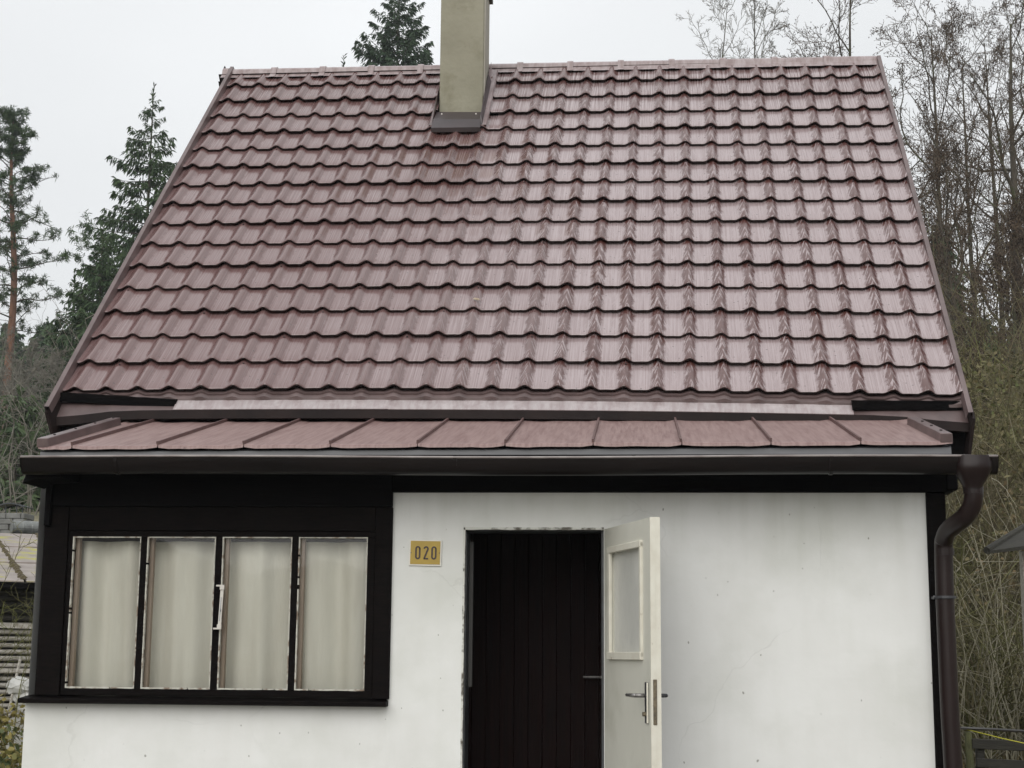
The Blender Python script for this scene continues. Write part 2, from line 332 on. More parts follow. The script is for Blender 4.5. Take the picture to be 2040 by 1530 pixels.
    c2 = N('ShaderNodeMix'); c2.data_type = 'RGBA'; c2.inputs[6].default_value = (.165, .100, .098, 1); c2.inputs[7].default_value = (.335, .270, .274, 1)  # pale tone: sky mirrored in the wet pans, put into the base colour
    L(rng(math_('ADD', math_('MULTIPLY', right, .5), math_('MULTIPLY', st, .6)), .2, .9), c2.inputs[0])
    x = N('ShaderNodeMix'); x.data_type = 'RGBA'; L(wet_sheen, x.inputs[0]); L(c1.outputs[2], x.inputs[6]); L(c2.outputs[2], x.inputs[7])
    # specks of dirt
    vo = N('ShaderNodeTexVoronoi'); vo.voronoi_dimensions = '2D'; vo.inputs['Scale'].default_value = 2.2; L(comb(math_('MULTIPLY', U, .55), V, 0), vo.inputs[0])
    spk = math_('MULTIPLY', math_('LESS_THAN', vo.outputs['Distance'], .035), .7)
    x4 = N('ShaderNodeMix'); x4.data_type = 'RGBA'; x4.inputs[7].default_value = (.06, .045, .04, 1); L(x.outputs[2], x4.inputs[6]); L(spk, x4.inputs[0])
    L(x4.outputs[2], b.inputs['Base Color'])
    L(rng(wet_sheen, 0, 1, .28, .18, False), b.inputs['Roughness'])
    b.inputs['Specular IOR Level'].default_value = .75
    bp = N('ShaderNodeBump'); bp.inputs['Strength'].default_value = .12; bp.inputs['Distance'].default_value = .004; L(noise(comb(math_('MULTIPLY', U, 1.2), math_('MULTIPLY', V, 1.2), 0), 2.0, 3), bp.inputs['Height']); L(bp.outputs[0], b.inputs['Normal'])
    return M
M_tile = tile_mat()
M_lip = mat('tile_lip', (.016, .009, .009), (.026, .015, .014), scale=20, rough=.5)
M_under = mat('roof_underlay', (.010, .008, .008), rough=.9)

# ================================================================== TERRAIN
def hgt(x, y):
    left = 3.0*sstep(12.0, 14.5, y) + .13*max(0, y-14)
    right = .22*max(0, y-7) if y < 36 else .22*29+.16*(y-36)
    s = sstep(1, 7, x)
    h = -1.55+lerp(left, right, s)
    if y > 150: h = hgt(x, 150)
    return h + .12*mnoise.noise(Vector((x*.3, y*.3, 0)))*sstep(3, 8, y)
def ground_patch(name, xs, ys, dz, M):
    b = MB(); b.grid([[(x, y, hgt(x, y)+dz) for y in ys] for x in xs])
    b.f = [f[::-1] for f in b.f]
    return tag(b.build(name, M, smooth=True), kind='structure')
xs = [-900, -500, -250]+[-120+6*i for i in range(17)]+[-18+1.0*i for i in range(43)]+[30+6*i for i in range(17)]+[250, 500, 900]
ys = [-900, -400, -150, -60, -20, -10, -5, 0, 3]+[4+1.0*i for i in range(26)]+[30+4*i for i in range(31)]+[200, 400, 900]
g_ = ground_patch('ground', xs, ys, 0, M_ground)
b = MB(); b.grid([[(x, y, -1.546) for y in (-14, -0.01)] for x in (-3, 9)]); b.f = [f[::-1] for f in b.f]
tag(b.build('yard', M_yard), kind='structure')

# ================================================================== COTTAGE
cot = empty('cottage', (1.9, 0, -1.55), 'small white cottage with black timber trim and a steep red-brown metal tile roof', 'house')
GX, GY, GZ, MM, SLP = .24396, 1.00604, 1.47408, .27372, .79034
TA, TB, TC, TD, TE, TQ = -.00441, -.00577, -.0106, .00528, -.02523, -.00368
W = .185
def roof_pt(x, s, h=0.0):
    """a point of the slightly warped front roof plane: x across, s metres up the slope, h above it"""
    X = x-GX; t = s/(15*MM)
    return Vector((x+TD*s/MM, GY+s*math.cos(SLP)+TA*X+TE*X*t-h*math.sin(SLP), GZ+s*math.sin(SLP)+TB*X+TC*X*t+TQ*((X-1)**2)*(1-t)+h*math.cos(SLP)))
NI0, NI1, NJ = -4, 23, 16
CH, STEP, TH = .026, .028, .006
XL, XR = -.583, 4.497
def wave(f):
    """height of the pressed wave at fraction f (-.5 .. .5) of its width"""
    if f < 0: k = max(0, 1+f/.35)
    else: k = max(0, 1-f/.26)
    return CH*(k*k*(3-2*k))-.0015*math.sin(math.pi*(abs(f)*2))
roof_e = MB().poly([roof_pt(-.55, -.02, -.035), roof_pt(4.48, -.02, -.035), roof_pt(4.48, 4.36, -.035), roof_pt(-.55, 4.36, -.035)]).build('roof', M_under, cot)
FU = [-.5, -.36, -.29, -.22, -.15, -.08, -.03, .0, .03, .07, .12, .17, .22, .27, .5]
CX0, CX1 = at(877, 100, 3.5).x, at(963.5, 100, 3.5).x
def tile_geo(i, j, V, F, MI, UVS):
    jit = .0025*math.sin(i*12.9+j*78.2)
    x0 = GX+i*W
    fus = list(FU)
    if j in (13, 14):
        c0, c1 = CX0-TD*(j+.5)-.004, CX1-TD*(j+.5)+.004
        if x0-.5*W < c0 < x0+.5*W: fus = [f for f in fus if x0+f*W < c0]+[(c0-x0)/W]
        elif x0-.5*W < c1 < x0+.5*W: fus = [(c1-x0)/W]+[f for f in fus if x0+f*W > c1]
        elif x0-.5*W >= c0 and x0+.5*W <= c1: return
    fl = [f for f in fus if XL < x0+f*W < XR]
    if x0-.5*W < XL: fl = [(XL-x0)/W]+fl
    if x0+.5*W > XR: fl = fl+[(XR-x0)/W]
    # fraction v up the tile: 0 lip, 1 next lip, tucked on to 1.35
    vend = 1.35 if j < NJ-1 else 1.12
    if j == 12 and CX0-.25 < x0 < CX1+.1: vend = 1.005
    vs = [0, .06, .35, .7, 1.0, vend]
    base = len(V)
    n = len(fl)
    rows = []
    for v in vs:
        h = STEP*(1-v) if v <= 1 else -.001
        if v == 0: h -= .003
        if v > 0 and v <= .061: h = STEP*(1-.02)
        for f in fl:
            V.append(roof_pt(x0+f*W, (j+v)*MM, h+wave(f)+jit)); UVS.append((i+f, j+min(v, 1.35)*.999 if v < 1 else j+.999))
        rows.append(len(V)-n)
    for a in range(len(vs)-1):
        for k in range(n-1):
            p = rows[a]+k; q = rows[a+1]+k
            F.append((p, p+1, q+1, q)); MI.append(0)
    # lip and underside
    lipb = len(V)
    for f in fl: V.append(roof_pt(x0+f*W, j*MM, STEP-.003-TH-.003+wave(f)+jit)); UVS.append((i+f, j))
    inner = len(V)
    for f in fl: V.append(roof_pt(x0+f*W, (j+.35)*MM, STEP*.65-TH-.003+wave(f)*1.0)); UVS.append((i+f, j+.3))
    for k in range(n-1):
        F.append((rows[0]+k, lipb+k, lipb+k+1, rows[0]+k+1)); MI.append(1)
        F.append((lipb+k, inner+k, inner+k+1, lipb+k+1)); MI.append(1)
def make_tiles(name, cells):
    V, F, MI, UVS = [], [], [], []
    for i, j in cells: tile_geo(i, j, V, F, MI, UVS)
    loc = Vector(cot.location)
    me = bpy.data.meshes.new(name); me.from_pydata([tuple(p-loc) for p in V], [], F)
    me.polygons.foreach_set('material_index', MI)
    uvl = me.uv_layers.new(name='UVMap'); vi = np.empty(len(me.loops), dtype=np.int32); me.loops.foreach_get('vertex_index', vi)
    uvl.data.foreach_set('uv', np.array(UVS, dtype=np.float32)[vi].ravel())
    me.update()
    sm = [mi == 0 for mi in MI]; me.polygons.foreach_set('use_smooth', sm)
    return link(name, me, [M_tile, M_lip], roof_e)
cells = [(i, j) for j in range(NJ) for i in range(NI0, NI1+1)]
solo = cells[:300]; rest = cells[300:]
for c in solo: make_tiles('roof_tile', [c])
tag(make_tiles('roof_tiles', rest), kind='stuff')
# screws
b = MB()
for j in range(0, NJ):
    for i in range(NI0, NI1):
        if (i*3+j*5) % 4 == 0:
            f = .42 if (i+j) % 2 else .02
            p = roof_pt(GX+(i+f)*W, (j-.10)*MM, STEP*.05+wave(f)+.006 if j else -.01)
            if j == 0: continue
            q = roof_pt(GX+(i+f)*W, (j-.10)*MM, STEP*.05+wave(f)-.004)
            b.tube([q, p], .0055, 6)
tag(b.build('screw_heads', M_lip, roof_e), kind='stuff')

# back slope, gables, underside
yR, zR = 4.03, 4.57
EZB = 1.40
b = MB(); b.poly([(-.6, yR, zR), (4.58, yR-.1, zR-.03), (4.50, 7.1, EZB), (-.6, 7.1, EZB)]); b.poly([(-.6, yR, zR-.06), (-.6, 7.1, EZB-.06), (4.50, 7.1, EZB-.06), (4.58, yR-.1, zR-.09)])
b.build('back_slope', M_trim, roof_e)
# ridge caps
M_ridge = mat('ridge_sheet', (.20, .14, .135), (.34, .28, .28), scale=9, rough=.35, stretch=(3, 1, 1), coord='Geo', spec=.6)
NR = 13
def ridge_pt(t, dz=0): return Vector((lerp(-.560, 4.585, t), lerp(4.12, 3.99, t), lerp(4.585, 4.532, t)+dz))
for k in range(NR):
    t0, t1 = k/NR, (k+1)/NR
    P = []
    for q, (t, rr) in enumerate(((t0-.003, .068), (t0+.006, .068), (t0+.0061, .060), (t1-.006, .058), (t1, .058))):
        c = ridge_pt(t); row = []
        for a in range(0, 11):
            th = math.pi*(a/10)
            row.append(c+Vector((0, -math.cos(th)*rr*1.15, math.sin(th)*rr-.004)))
        # flange lying on the tiles
        row = [c+Vector((0, -.062-rr, -.058))]+[c+Vector((0, -.028-rr, -.030))]+row+[c+Vector((0, .06+rr, -.07))]
        P.append(row)
    b = MB(); b.grid(P); b.f = [f[::-1] for f in b.f]
    b.build('ridge_cap', M_ridge, roof_e, smooth=False)
# verge trims
for side in (0, 1):
    b = MB()
    P = []
    for s in (-.20, .6, 1.5, 2.5, 3.5, 4.40):
        if side == 0: cols = [(-.572, .012), (-.580, .056), (-.606, .058), (-.609, -.10), (-.595, -.11)]
        else: cols = [(4.486, .012), (4.494, .056), (4.520, .058), (4.523, -.10), (4.51, -.11)]
        P.append([roof_pt(x, s, h) for x, h in cols])
    b.grid(P)
    if side == 0: b.f = [f[::-1] for f in b.f]
    b.build('verge_trim', M_verge, roof_e)
    # drop-end of the barge board
    x = -.603 if side == 0 else 4.515
    dz_ = .17 if side == 0 else .19
    e = MB(); t_ = .018
    A = [roof_pt(x, .05, .03), roof_pt(x, -.22, .03), roof_pt(x, -.22, .03)+Vector((.035 if side == 0 else -.02, .06, -dz_)), roof_pt(x, -.02, -.10)+Vector((.02 if side == 0 else -.01, .25, -dz_*.9))]
    e.hexa([A[3], A[2], A[2]+Vector((t_, 0, 0)), A[3]+Vector((t_, 0, 0)), A[0], A[1], A[1]+Vector((t_, 0, 0)), A[0]+Vector((t_, 0, 0))])
    e.build('barge_board', M_trim, cot)
# finial lug at the left ridge end
MB().hexa([ridge_pt(-.003)+Vector(d) for d in ((-.010, -.07, -.03), (.010, -.07, -.03), (.010, .07, -.03), (-.010, .07, -.03), (-.003, -.01, .085), (.003, -.01, .085), (.003, .01, .085), (-.003, .01, .085))]).build('ridge_end_plate', M_trim, roof_e)

# eave: two light flashing strips, black end flaps, fascia
def strip(x0, x1, n, f): return [f(lerp(x0, x1, k/n)) for k in range(n+1)]
for x0, x1, dh in ((.108, 1.34, .002), (1.335, 3.90, 0)):
    b = MB(); b.grid([[roof_pt(x, .10, -.025+dh), roof_pt(x, -.150, -.012+dh), roof_pt(x, -.150, -.016+dh)] for x in [lerp(x0, x1, k/10) for k in range(11)]])
    b.build('eave_flashing', M_flash, roof_e)
def fas(x):
    e = max(0, .12-(x+.6))*0
    drop = .035*sstep(.5, 1, 1-min(1, (x+.6)/.9))+.03*sstep(.4, 1, 1-min(1, (4.52-x)/.8))
    return roof_pt(x, -.146, -.018)-Vector((0, 0, drop))
# wavy filler showing under the lowest tiles
P = []
for i in range(NI0, NI1+1):
    for f in FU[:-1]:
        x = GX+(i+f)*W
        if x < XL or x > XR: continue
        wv = wave(f)/CH
        P.append([roof_pt(x, .02, -.002+wv*.016), roof_pt(x, -.020, .004+wv*.018), roof_pt(x, -.022, -.006+wv*.016), roof_pt(x, -.050, -.006+wv*.012), roof_pt(x, -.060, -.018+wv*.004)])
b = MB(); b.grid(P); b.build('eave_filler', M_verge, roof_e)
P = []
for k in range(31):
    x = lerp(-.598, 4.515, k/30); c = fas(x)
    P.append([c+Vector((0, .16, .03)), c+Vector((0, -.004, 0)), c+Vector((0, -.006, -.050)), c+Vector((0, .03, -.052))])
b = MB(); b.grid(P); b.build('eave_fascia', M_trim, roof_e)
for x0, x1 in ((-.598, .40), (3.60, 4.512)):
    b = MB(); b.grid([[roof_pt(x, .16, -.022), roof_pt(x, .0, -.030), fas(x)+Vector((0, .004, .0))] for x in [lerp(x0, x1, k/8) for k in range(9)]])
    b.build('eave_closing_plate', M_verge, roof_e)
MB().hexa([(-.575, 1.02, 1.10), (4.50, 1.00, 1.06), (4.50, 1.5, 1.06), (-.575, 1.5, 1.10), (-.59, .96, 1.30), (4.508, .96, 1.27), (4.508, 1.5, 1.45), (-.59, 1.5, 1.48)]).build('eave_box', M_blackh, cot)
for (x0, x1, dl0, dl1) in ((-.575, .112, -.030, -.078), (3.895, 4.492, -.082, -.030)):
    e = MB(); t0 = [roof_pt(x0, dl0, .030), roof_pt(x1, dl1, .006)]; dn_ = Vector((0, .004, -.050))
    bk = Vector((0, .010, 0))
    e.hexa([t0[0]+dn_, t0[1]+dn_, t0[1]+dn_+bk, t0[0]+dn_+bk, t0[0], t0[1], t0[1]+Vector((0, .05, .012)), t0[0]+Vector((0, .05, .012))]); e.build('eave_flap', M_blackh, roof_e)

# ---------------------------------------------------------------- pent roof (standing seam)
PX, PY, PZ, PS, PSL = .41289, -.28307, .98662, .41915, .23786
PA, PB = .02507, .00654
def pent_pt(x, L, h=0):
    X = x-PX
    return Vector((x, PY+L*math.cos(PSL)+PA*X-h*math.sin(PSL), PZ+L*math.sin(PSL)+PB*X+h*math.cos(PSL)))
pent = MB().hexa([pent_pt(-.17, -.01, -.05), pent_pt(4.19, -.01, -.05), pent_pt(4.19, 1.6, -.05), pent_pt(-.17, 1.6, -.05), pent_pt(-.17, -.01, -.022), pent_pt(4.19, -.01, -.022), pent_pt(4.19, 1.6, -.022), pent_pt(-.17, 1.6, -.022)]).build('porch_roof', M_black, cot)
edges = [-.175]+[PX+i*PS for i in range(-1, 9)]+[4.195]
for k in range(len(edges)-1):
    x0, x1 = edges[k]+.003, edges[k+1]-.003
    P = []
    for q in range(9):
        f = q/8; x = lerp(x0, x1, f); col = []
        ripple = rnd.uniform(-.0015, .0015)
        for L_ in (-.035, -.03, .0, .3, .7, 1.1, 1.55):
            dome = .005*math.sin(math.pi*f)*(1 if L_ > 0 else 1.0)
            eg = 1-min(1, 4*min(f, 1-f))
            h = dome+ripple+.010*eg**2
            if L_ == -.035: h -= .014
            col.append(pent_pt(x, L_-.004*math.sin(math.pi*f)*(L_ < 0), h))
        P.append(col)
    b = MB(); b.grid(P); b.build('roof_panel', M_pent, pent, smooth=True)
for i in range(-1, 9):
    x = PX+i*PS; tl = rnd.uniform(-.006, .006)
    b = MB()
    b.hexa([pent_pt(x-.005, -.03, 0), pent_pt(x+.005, -.03, 0), pent_pt(x+.005, 1.5, 0), pent_pt(x-.005, 1.5, 0), pent_pt(x-.004+tl, -.028, .026), pent_pt(x+.006+tl, -.028, .026), pent_pt(x+.006, 1.5, .026), pent_pt(x-.004, 1.5, .026)])
    b.build('standing_seam', M_seam, pent)
for side, x in ((0, -.150), (1, 4.165)):
    b = MB(); L1 = 1.13 if side == 0 else .86
    dx = -.03 if side == 0 else .0
    b.hexa([pent_pt(x-.030+dx*0, -.035, 0), pent_pt(x+.030, -.035, 0), pent_pt(x+.030+dx, L1, 0), pent_pt(x-.030+dx, L1, 0), pent_pt(x-.028, -.035, .045), pent_pt(x+.026, -.035, .045), pent_pt(x+.026+dx, L1, .045), pent_pt(x-.028+dx, L1, .045)])
    o = b.build('edge_batten', M_verge, pent, bevel=.003)
    sb = MB()
    for q in (.12, .40, .68, .96):
        if q < L1: sb.tube([pent_pt(x+dx*q, L1*q, .044), pent_pt(x+dx*q, L1*q, .050)], .007, 6)
    sb.build('screw', M_lip, o)
# drip edge behind the gutter
b = MB(); b.grid([[pent_pt(x, .0, -.018), pent_pt(x, -.012, -.022)+Vector((0, 0, -.002)), pent_pt(x, -.018, -.022)+Vector((0, 0, -.052))] for x in [lerp(-.17, 4.19, k/12) for k in range(13)]])
b.build('drip_edge', M_edge, pent)

# ---------------------------------------------------------------- gutter and downpipe
gA = at(41, 907, -.40); gB = at(1988, 906, -.40)
def gut_pt(t, a, rr=.0):
    c = lerp(gA, gB, t); r_ = .055+rr
    return c+Vector((0, .0, -.004))+Vector((0, .055-math.cos(a)*r_, -math.sin(a)*r_*1.45))
gut = MB()
P = []
for t in [k/24 for k in range(25)]:
    sag = Vector((0, 0, .004*math.sin(t*9)-.003))
    P.append([gut_pt(t, math.pi*a/10)+sag for a in range(11)])
gut.grid(P)
P2 = [[q+Vector((0, (.003 if a < 6 else -.003), .003)) for a, q in enumerate(row)] for row in P]
g2 = MB().grid(P2); n0 = len(gut.v); gut.v += g2.v; gut.f += [tuple(n0+i for i in f[::-1]) for f in g2.f]; gut.mi += g2.mi
gut = gut.build('gutter', M_gut, cot, smooth=True)
bb = MB(); bb.tube([gut_pt(k/24, 0)+Vector((0, 0, .004*math.sin(k/24*9)-.003)) for k in range(25)], .0055, 8); bb.build('gutter_bead', mat('pale_bead', (.30, .27, .26), (.16, .13, .125), scale=14, rough=.35, stretch=(.5, 1, 1)), gut, smooth=True)  # bead coloured lighter than the gutter
for t in (0, 1):
    e = MB(); ring = [gut_pt(t, math.pi*a/10, .001) for a in range(11)]; off = Vector((.003 if t else -.003, 0, 0))
    e.poly([p+off for p in ring]); e.poly([p for p in ring][::-1]); e.build('end_cap', M_gut, gut)
for u in (238, 930, 1285, 1670):
    t = (u-41)/(1988-41); e = MB(); dt = .0018
    e.grid([[gut_pt(t-dt, math.pi*a/10, .003) for a in range(11)], [gut_pt(t+dt, math.pi*a/10, .003) for a in range(11)]])
    e.grid([[gut_pt(t-dt, math.pi*a/10, .0) for a in range(11)], [gut_pt(t-dt, math.pi*a/10, .003) for a in range(11)]])
    e.grid([[gut_pt(t+dt, math.pi*a/10, .003) for a in range(11)], [gut_pt(t+dt, math.pi*a/10, .0) for a in range(11)]])
    e.build('gutter_bracket', M_gut, gut)
# outlet funnel
cF = at(1938, 925, -.355)
P = []
for (v, rx, ry) in ((909, .074, .060), (925, .080, .074), (938, .080, .074), (952, .064, .060), (968, .046, .046), (974, .045, .045)):
    c = at(1938, v, -.355); sq = 1 if rx < .05 else .55; P.append([c+Vector((math.copysign(abs(math.cos(a*math.pi/8))**sq, math.cos(a*math.pi/8))*rx, math.copysign(abs(math.sin(a*math.pi/8))**sq, math.sin(a*math.pi/8))*ry, 0)) for a in range(17)])
b = MB(); b.grid(P); fun = b.build('outlet_funnel', M_pipe, gut, smooth=True)
pp = [at(1938, 955, -.35), at(1940, 985, -.35), at(1936, 1008, -.34), at(1924, 1028, -.31), at(1906, 1043, -.25), at(1890, 1056, -.18), at(1882, 1072, -.13), at(1880, 1092, -.105)]
pp += [at(1882, 1180, -.10), at(1887, 1300, -.10), at(1893, 1430, -.10), at(1899, 1530, -.10)]
end = pp[-1]; pp += [Vector((end.x+.01, end.y, -1.35)), Vector((end.x+.01, end.y-.08, -1.45))]
# resample smooth
def smooth_path(pts, n=6):
    o_ = []
    for k in range(len(pts)-1):
        p0 = pts[max(k-1, 0)]; p1 = pts[k]; p2 = pts[k+1]; p3 = pts[min(k+2, len(pts)-1)]
        for q in range(n):
            t = q/n; o_.append(.5*((2*p1)+(p2-p0)*t+(2*p0-5*p1+4*p2-p3)*t*t+(3*p1-p0-3*p2+p3)*t**3))
    return o_+[pts[-1]]
dp = MB().tube(smooth_path(pp, 5), .043, 20).build('downpipe', M_pipe, cot, smooth=True)
for (u, v, yy, r_) in ((1939, 975, -.35, .0455), (1881, 1098, -.104, .0455)):
    c = at(u, v, yy); MB().tube([c+Vector((0, 0, .012)), c-Vector((0, 0, .02))], r_, 20).build('pipe_socket', M_pipe, dp, smooth=False)
c = at(1883, 1190, -.10)
b = MB(); b.tube([c+Vector((0, 0, .006)), c-Vector((0, 0, .006))], .050, 20); b.bar(c+Vector((-.03, .03, 0)), c+Vector((-.05, .12, 0)), .012, .012); b.tube([c+Vector((-.055, -.005, 0)), c+Vector((-.042, -.005, 0))], .009, 8)
b.build('pipe_clamp', M_darkmetal, dp)

# ---------------------------------------------------------------- front walls
ZB = .791; XW = 1.5174; DL, DR, DT = 1.868, 2.553, .619; XP = 4.098; G = -1.55
TW = .22
b = MB()
def wall_grid(x0, x1, z0, z1, nx, nz):
    P = []
    for i in range(nx+1):
        col = []
        for k in range(nz+1):
            x = lerp(x0, x1, i/nx); z = lerp(z0, z1, k/nz)
            edge = min(i, nx-i, k, nz-k)
            d = 0 if edge == 0 else .004*mnoise.noise(Vector((x*1.7, 0, z*1.7)))+.0015*mnoise.noise(Vector((x*9, 3, z*9)))
            col.append((x, d, z))
        P.append(col)
    b.grid(P)
wall_grid(-.288, XW-.012, G, -.232, 30, 20)       # below the window
wall_grid(XW-.012, DL, G, ZB, 8, 40)
wall_grid(DL, DR, DT, ZB, 10, 4)
wall_grid(DR, XP, G, ZB, 26, 40)
# reveals of the doorway
b.poly([(DL, 0, G), (DL, .03, G), (DL, .03, DT), (DL, 0, DT)]); b.poly([(DR, 0, G), (DR, .03, G), (DR, .03, DT), (DR, 0, DT)][::-1]); b.poly([(DL, 0, DT), (DR, 0, DT), (DR, .03, DT), (DL, .03, DT)])
b.poly([(-.288, 0, G), (-.288, 0, -.232), (-.288, 1.3, -.232), (-.288, 1.3, G)])
b.poly([(-.288, .03, -.232), (-.288, .03, .98), (-.288, 1.3, 1.25), (-.288, 1.3, -.232)])
b.poly([(4.19, .05, G), (4.19, 1.3, G), (4.19, 1.3, 1.25), (4.19, .05, .98)])
b.build('wall', M_wall, cot)
# main body and gables behind
b = MB()
for x in (-.30, 4.20):
    b.poly([(x, 1.3, G), (x, 6.8, G), (x, 6.8, 1.45), (x, 4.05, 4.35), (x, 1.3, 1.55)])
b.poly([(-.30, 6.8, G), (4.20, 6.8, G), (4.20, 6.8, 1.45), (-.30, 6.8, 1.45)])
b.build('rear_wall', M_wall, cot)
# timber: top beam, head beam over the window, posts
tim = []
def timber(name, a, c, M=M_black, bev=.003): return MB().box(a, c).build(name, M, cot, bevel=bev)
timber('beam', (XW, -.035, ZB), (4.225, .10, 1.02), M_blackh)
timber('beam', (-.20, -.035, .72), (XW-.002, .10, 1.02), M_blackh)
timber('soffit', (-.20, -.30, .925), (4.20, -.036, .94), M_blackh, 0)
timber('post', (XP, -.012, G), (4.19, .10, ZB-.002))
timber('post', (-.238, -.022, -.21), (-.115, .10, .718))
timber('post', (1.435, -.022, -.21), (XW, .10, .718))
timber('window_head', (-.113, -.018, .60), (1.433, .10, .718))
# rafter tails at the left and right ends of the porch roof
P = [(at(u_, v_, -.30).x, at(u_, v_, -.30).z) for u_, v_ in ((45, 962), (52, 944), (75, 930), (120, 930), (120, 950), (72, 952))]
b = MB(); b.poly([(x, -.30, z) for x, z in P]); b.poly([(x, -.02, z) for x, z in P][::-1])
for k in range(6):
    p, q = P[k], P[(k+1) % 6]; b.poly([(p[0], -.30, p[1]), (p[0], -.02, p[1]), (q[0], -.02, q[1]), (q[0], -.30, q[1])])
b.build('rafter_end', M_blackh, cot)
MB().box((-.232, -.05, .62), (-.202, .12, .95)).build('corner_board', M_blackh, cot, bevel=.004)
MB().box((4.19, -.05, .80), (4.245, .10, .92)).build('corner_board', M_blackh, cot, bevel=.006)
# sill
MB().hexa([(-.30, -.075, -.245), (XW-.005, -.075, -.245), (XW-.005, .08, -.245), (-.30, .08, -.245), (-.30, -.075, -.222), (XW-.005, -.075, -.222), (XW-.005, .08, -.208), (-.30, .08, -.208)]).build('window_sill', M_black, cot, bevel=.003)

# ---------------------------------------------------------------- window
ZT, ZBt = .569, -.172
win = MB()
yf = -.010
xs_p = []      # four panes from the photograph's columns
pane_u = [(147, 282, 129, 266), (296, 431, 279, 417), (446, 583, 431, 572), (598, 735, 585, 723)]
for (a, b_, c, d) in pane_u:
    x0 = (at(a, 1072, yf).x+at(c, 1373, yf).x)/2; x1 = (at(b_, 1072, yf).x+at(d, 1373, yf).x)/2
    xs_p.append((x0, x1))
stiles = [(-.113, xs_p[0][0])]+[(xs_p[k][1], xs_p[k+1][0]) for k in range(3)]+[(xs_p[3][1], 1.433)]
win.box((-.113, yf, ZT), (1.433, .05, .598)); win.box((-.113, yf, -.206), (1.433, .05, ZBt))
for k, (x0, x1) in enumerate(stiles): win.box((x0, yf+.0005*k, ZBt), (x1, .05, ZT))
win = win.build('window', M_black, cot, bevel=.002)
for (x0, x1) in ((stiles[2][0]+.02, stiles[2][1]-.02),):
    pass
def jag_strip(b, p, q, wdt, depth, n, axis, skip=.02):
    """chipped glazing putty: a strip whose inner edge is ragged"""
    for k in range(n):
        t0, t1 = k/n, (k+1)/n
        if rnd.random() < skip: continue
        a, c = lerp(p, q, t0), lerp(p, q, t1)
        w0 = wdt*(.9+.35*mnoise.noise(Vector((k*.21, wdt*900, p.x*7)))+rnd.uniform(-.12, .12))
        if axis == 'x': b.box((min(a.x, c.x), a.y, a.z-w0/2), (max(a.x, c.x), a.y+depth, a.z+w0/2))
        else: b.box((a.x-w0/2, a.y, min(a.z, c.z)), (a.x+w0/2, a.y+depth, max(a.z, c.z)))
for (x0, x1) in xs_p:
    b = MB(); y = yf-.002
    jag_strip(b, Vector((x0, y, ZT-.002)), Vector((x1, y, ZT-.002)), .0055, .02, 36, 'x')
    jag_strip(b, Vector((x0, y, ZBt+.003)), Vector((x1, y, ZBt+.003)), .008, .02, 36, 'x')
    jag_strip(b, Vector((x0+.002, y-.0006, ZBt)), Vector((x0+.002, y-.0006, ZT)), .0065, .02, 70, 'z')
    jag_strip(b, Vector((x1-.002, y-.0006, ZBt)), Vector((x1-.002, y-.0006, ZT)), .005, .02, 70, 'z')
    b.build('putty', M_peel, win)
    MB().poly([(x0, .012, ZBt), (x1, .012, ZBt), (x1, .012, ZT), (x0, .012, ZT)]).build('pane', M_glass, win)
# room behind
b = MB(); b.box((-.28, .5, -1.4), (1.7, .52, .9)); b.box((-.28, .10, -.26), (1.7, .5, -.24)); b.build('inner_wall', M_innerdark, cot)
# inner frame seen at the left edge of each pane
for (x0, x1) in xs_p:
    MB().box((x0-.004, .030, ZBt-.01), (x0+.020, .062, ZT+.01)).build('inner_frame', mat('inner_wood', (.34, .26, .20), (.42, .34, .27), scale=9, stretch=(1, 1, .2), rough=.7), win)
# curtain
P = []
nx = 260
for i in range(nx+1):
    x = lerp(-.10, 1.42, i/nx)
    f = .5+.5*mnoise.noise(Vector((x*3.1, 7, 0)))
    col = []
    for k in range(9):
        z = lerp(-.24, ZT-.015, k/8)
        yy = .118+.030*math.sin(x*22+1.2*math.sin(x*5)+.3*z)*(.4+f)+.006*math.sin(x*57+z)+.012*mnoise.noise(Vector((x*4, z*1.2, 1)))
        col.append((x, yy, z))
    P.append(col)
tag(MB().grid(P).build('curtain', M_curtain, smooth=True), 'greenish-white net curtain hanging in soft folds behind the four-pane window', 'curtain')

# thermometer clipped to the window
T = at(441, 1210, -.03)
th_top = at(443, 1170, -.045); th_bot = at(437, 1249, -.045)
th = empty('thermometer', (th_bot.x, -.02, th_bot.z), 'white plastic outdoor thermometer clipped upright to the middle window bar', 'thermometer')
MB().bar(Vector((th_top.x, -.045, th_top.z)), Vector((th_bot.x, -.045, th_bot.z)), .015, .006, up=(0, 1, 0)).build('scale_plate', M_plastic, th)
for (z, n_) in ((th_top.z, 'top'), (th_bot.z, 'bottom')):
    x = th_top.x if n_ == 'top' else th_bot.x
    b = MB(); b.box((x-.011, -.053, z-.012), (x+.010, -.038, z+.012)); b.box((x-.032, -.045, z+(.004 if n_ == 'top' else -.012)), (x-.010, -.010, z+(.012 if n_ == 'top' else -.004))); b.build('bracket', M_plastic, th, bevel=.001)
MB().bar(Vector((lerp(th_top.x, th_bot.x, .25)-.001, -.050, lerp(th_top.z, th_bot.z, .25))), Vector((lerp(th_top.x, th_bot.x, .85)-.001, -.050, lerp(th_top.z, th_bot.z, .85))), .003, .002, up=(0, 1, 0)).build('glass_tube', mat('tube_liquid', (.35, .36, .38), rough=.2), th)
mk = lerp(Vector((th_top.x, -.05, th_top.z)), Vector((th_bot.x, -.05, th_bot.z)), .55)
b = MB(); b.box((mk.x-.003, -.051, mk.z-.002), (mk.x+.004, -.048, mk.z)); b.box((mk.x-.002, -.051, mk.z-.012), (mk.x+.003, -.048, mk.z-.006)); b.build('printed_mark', M_darkmetal, th)

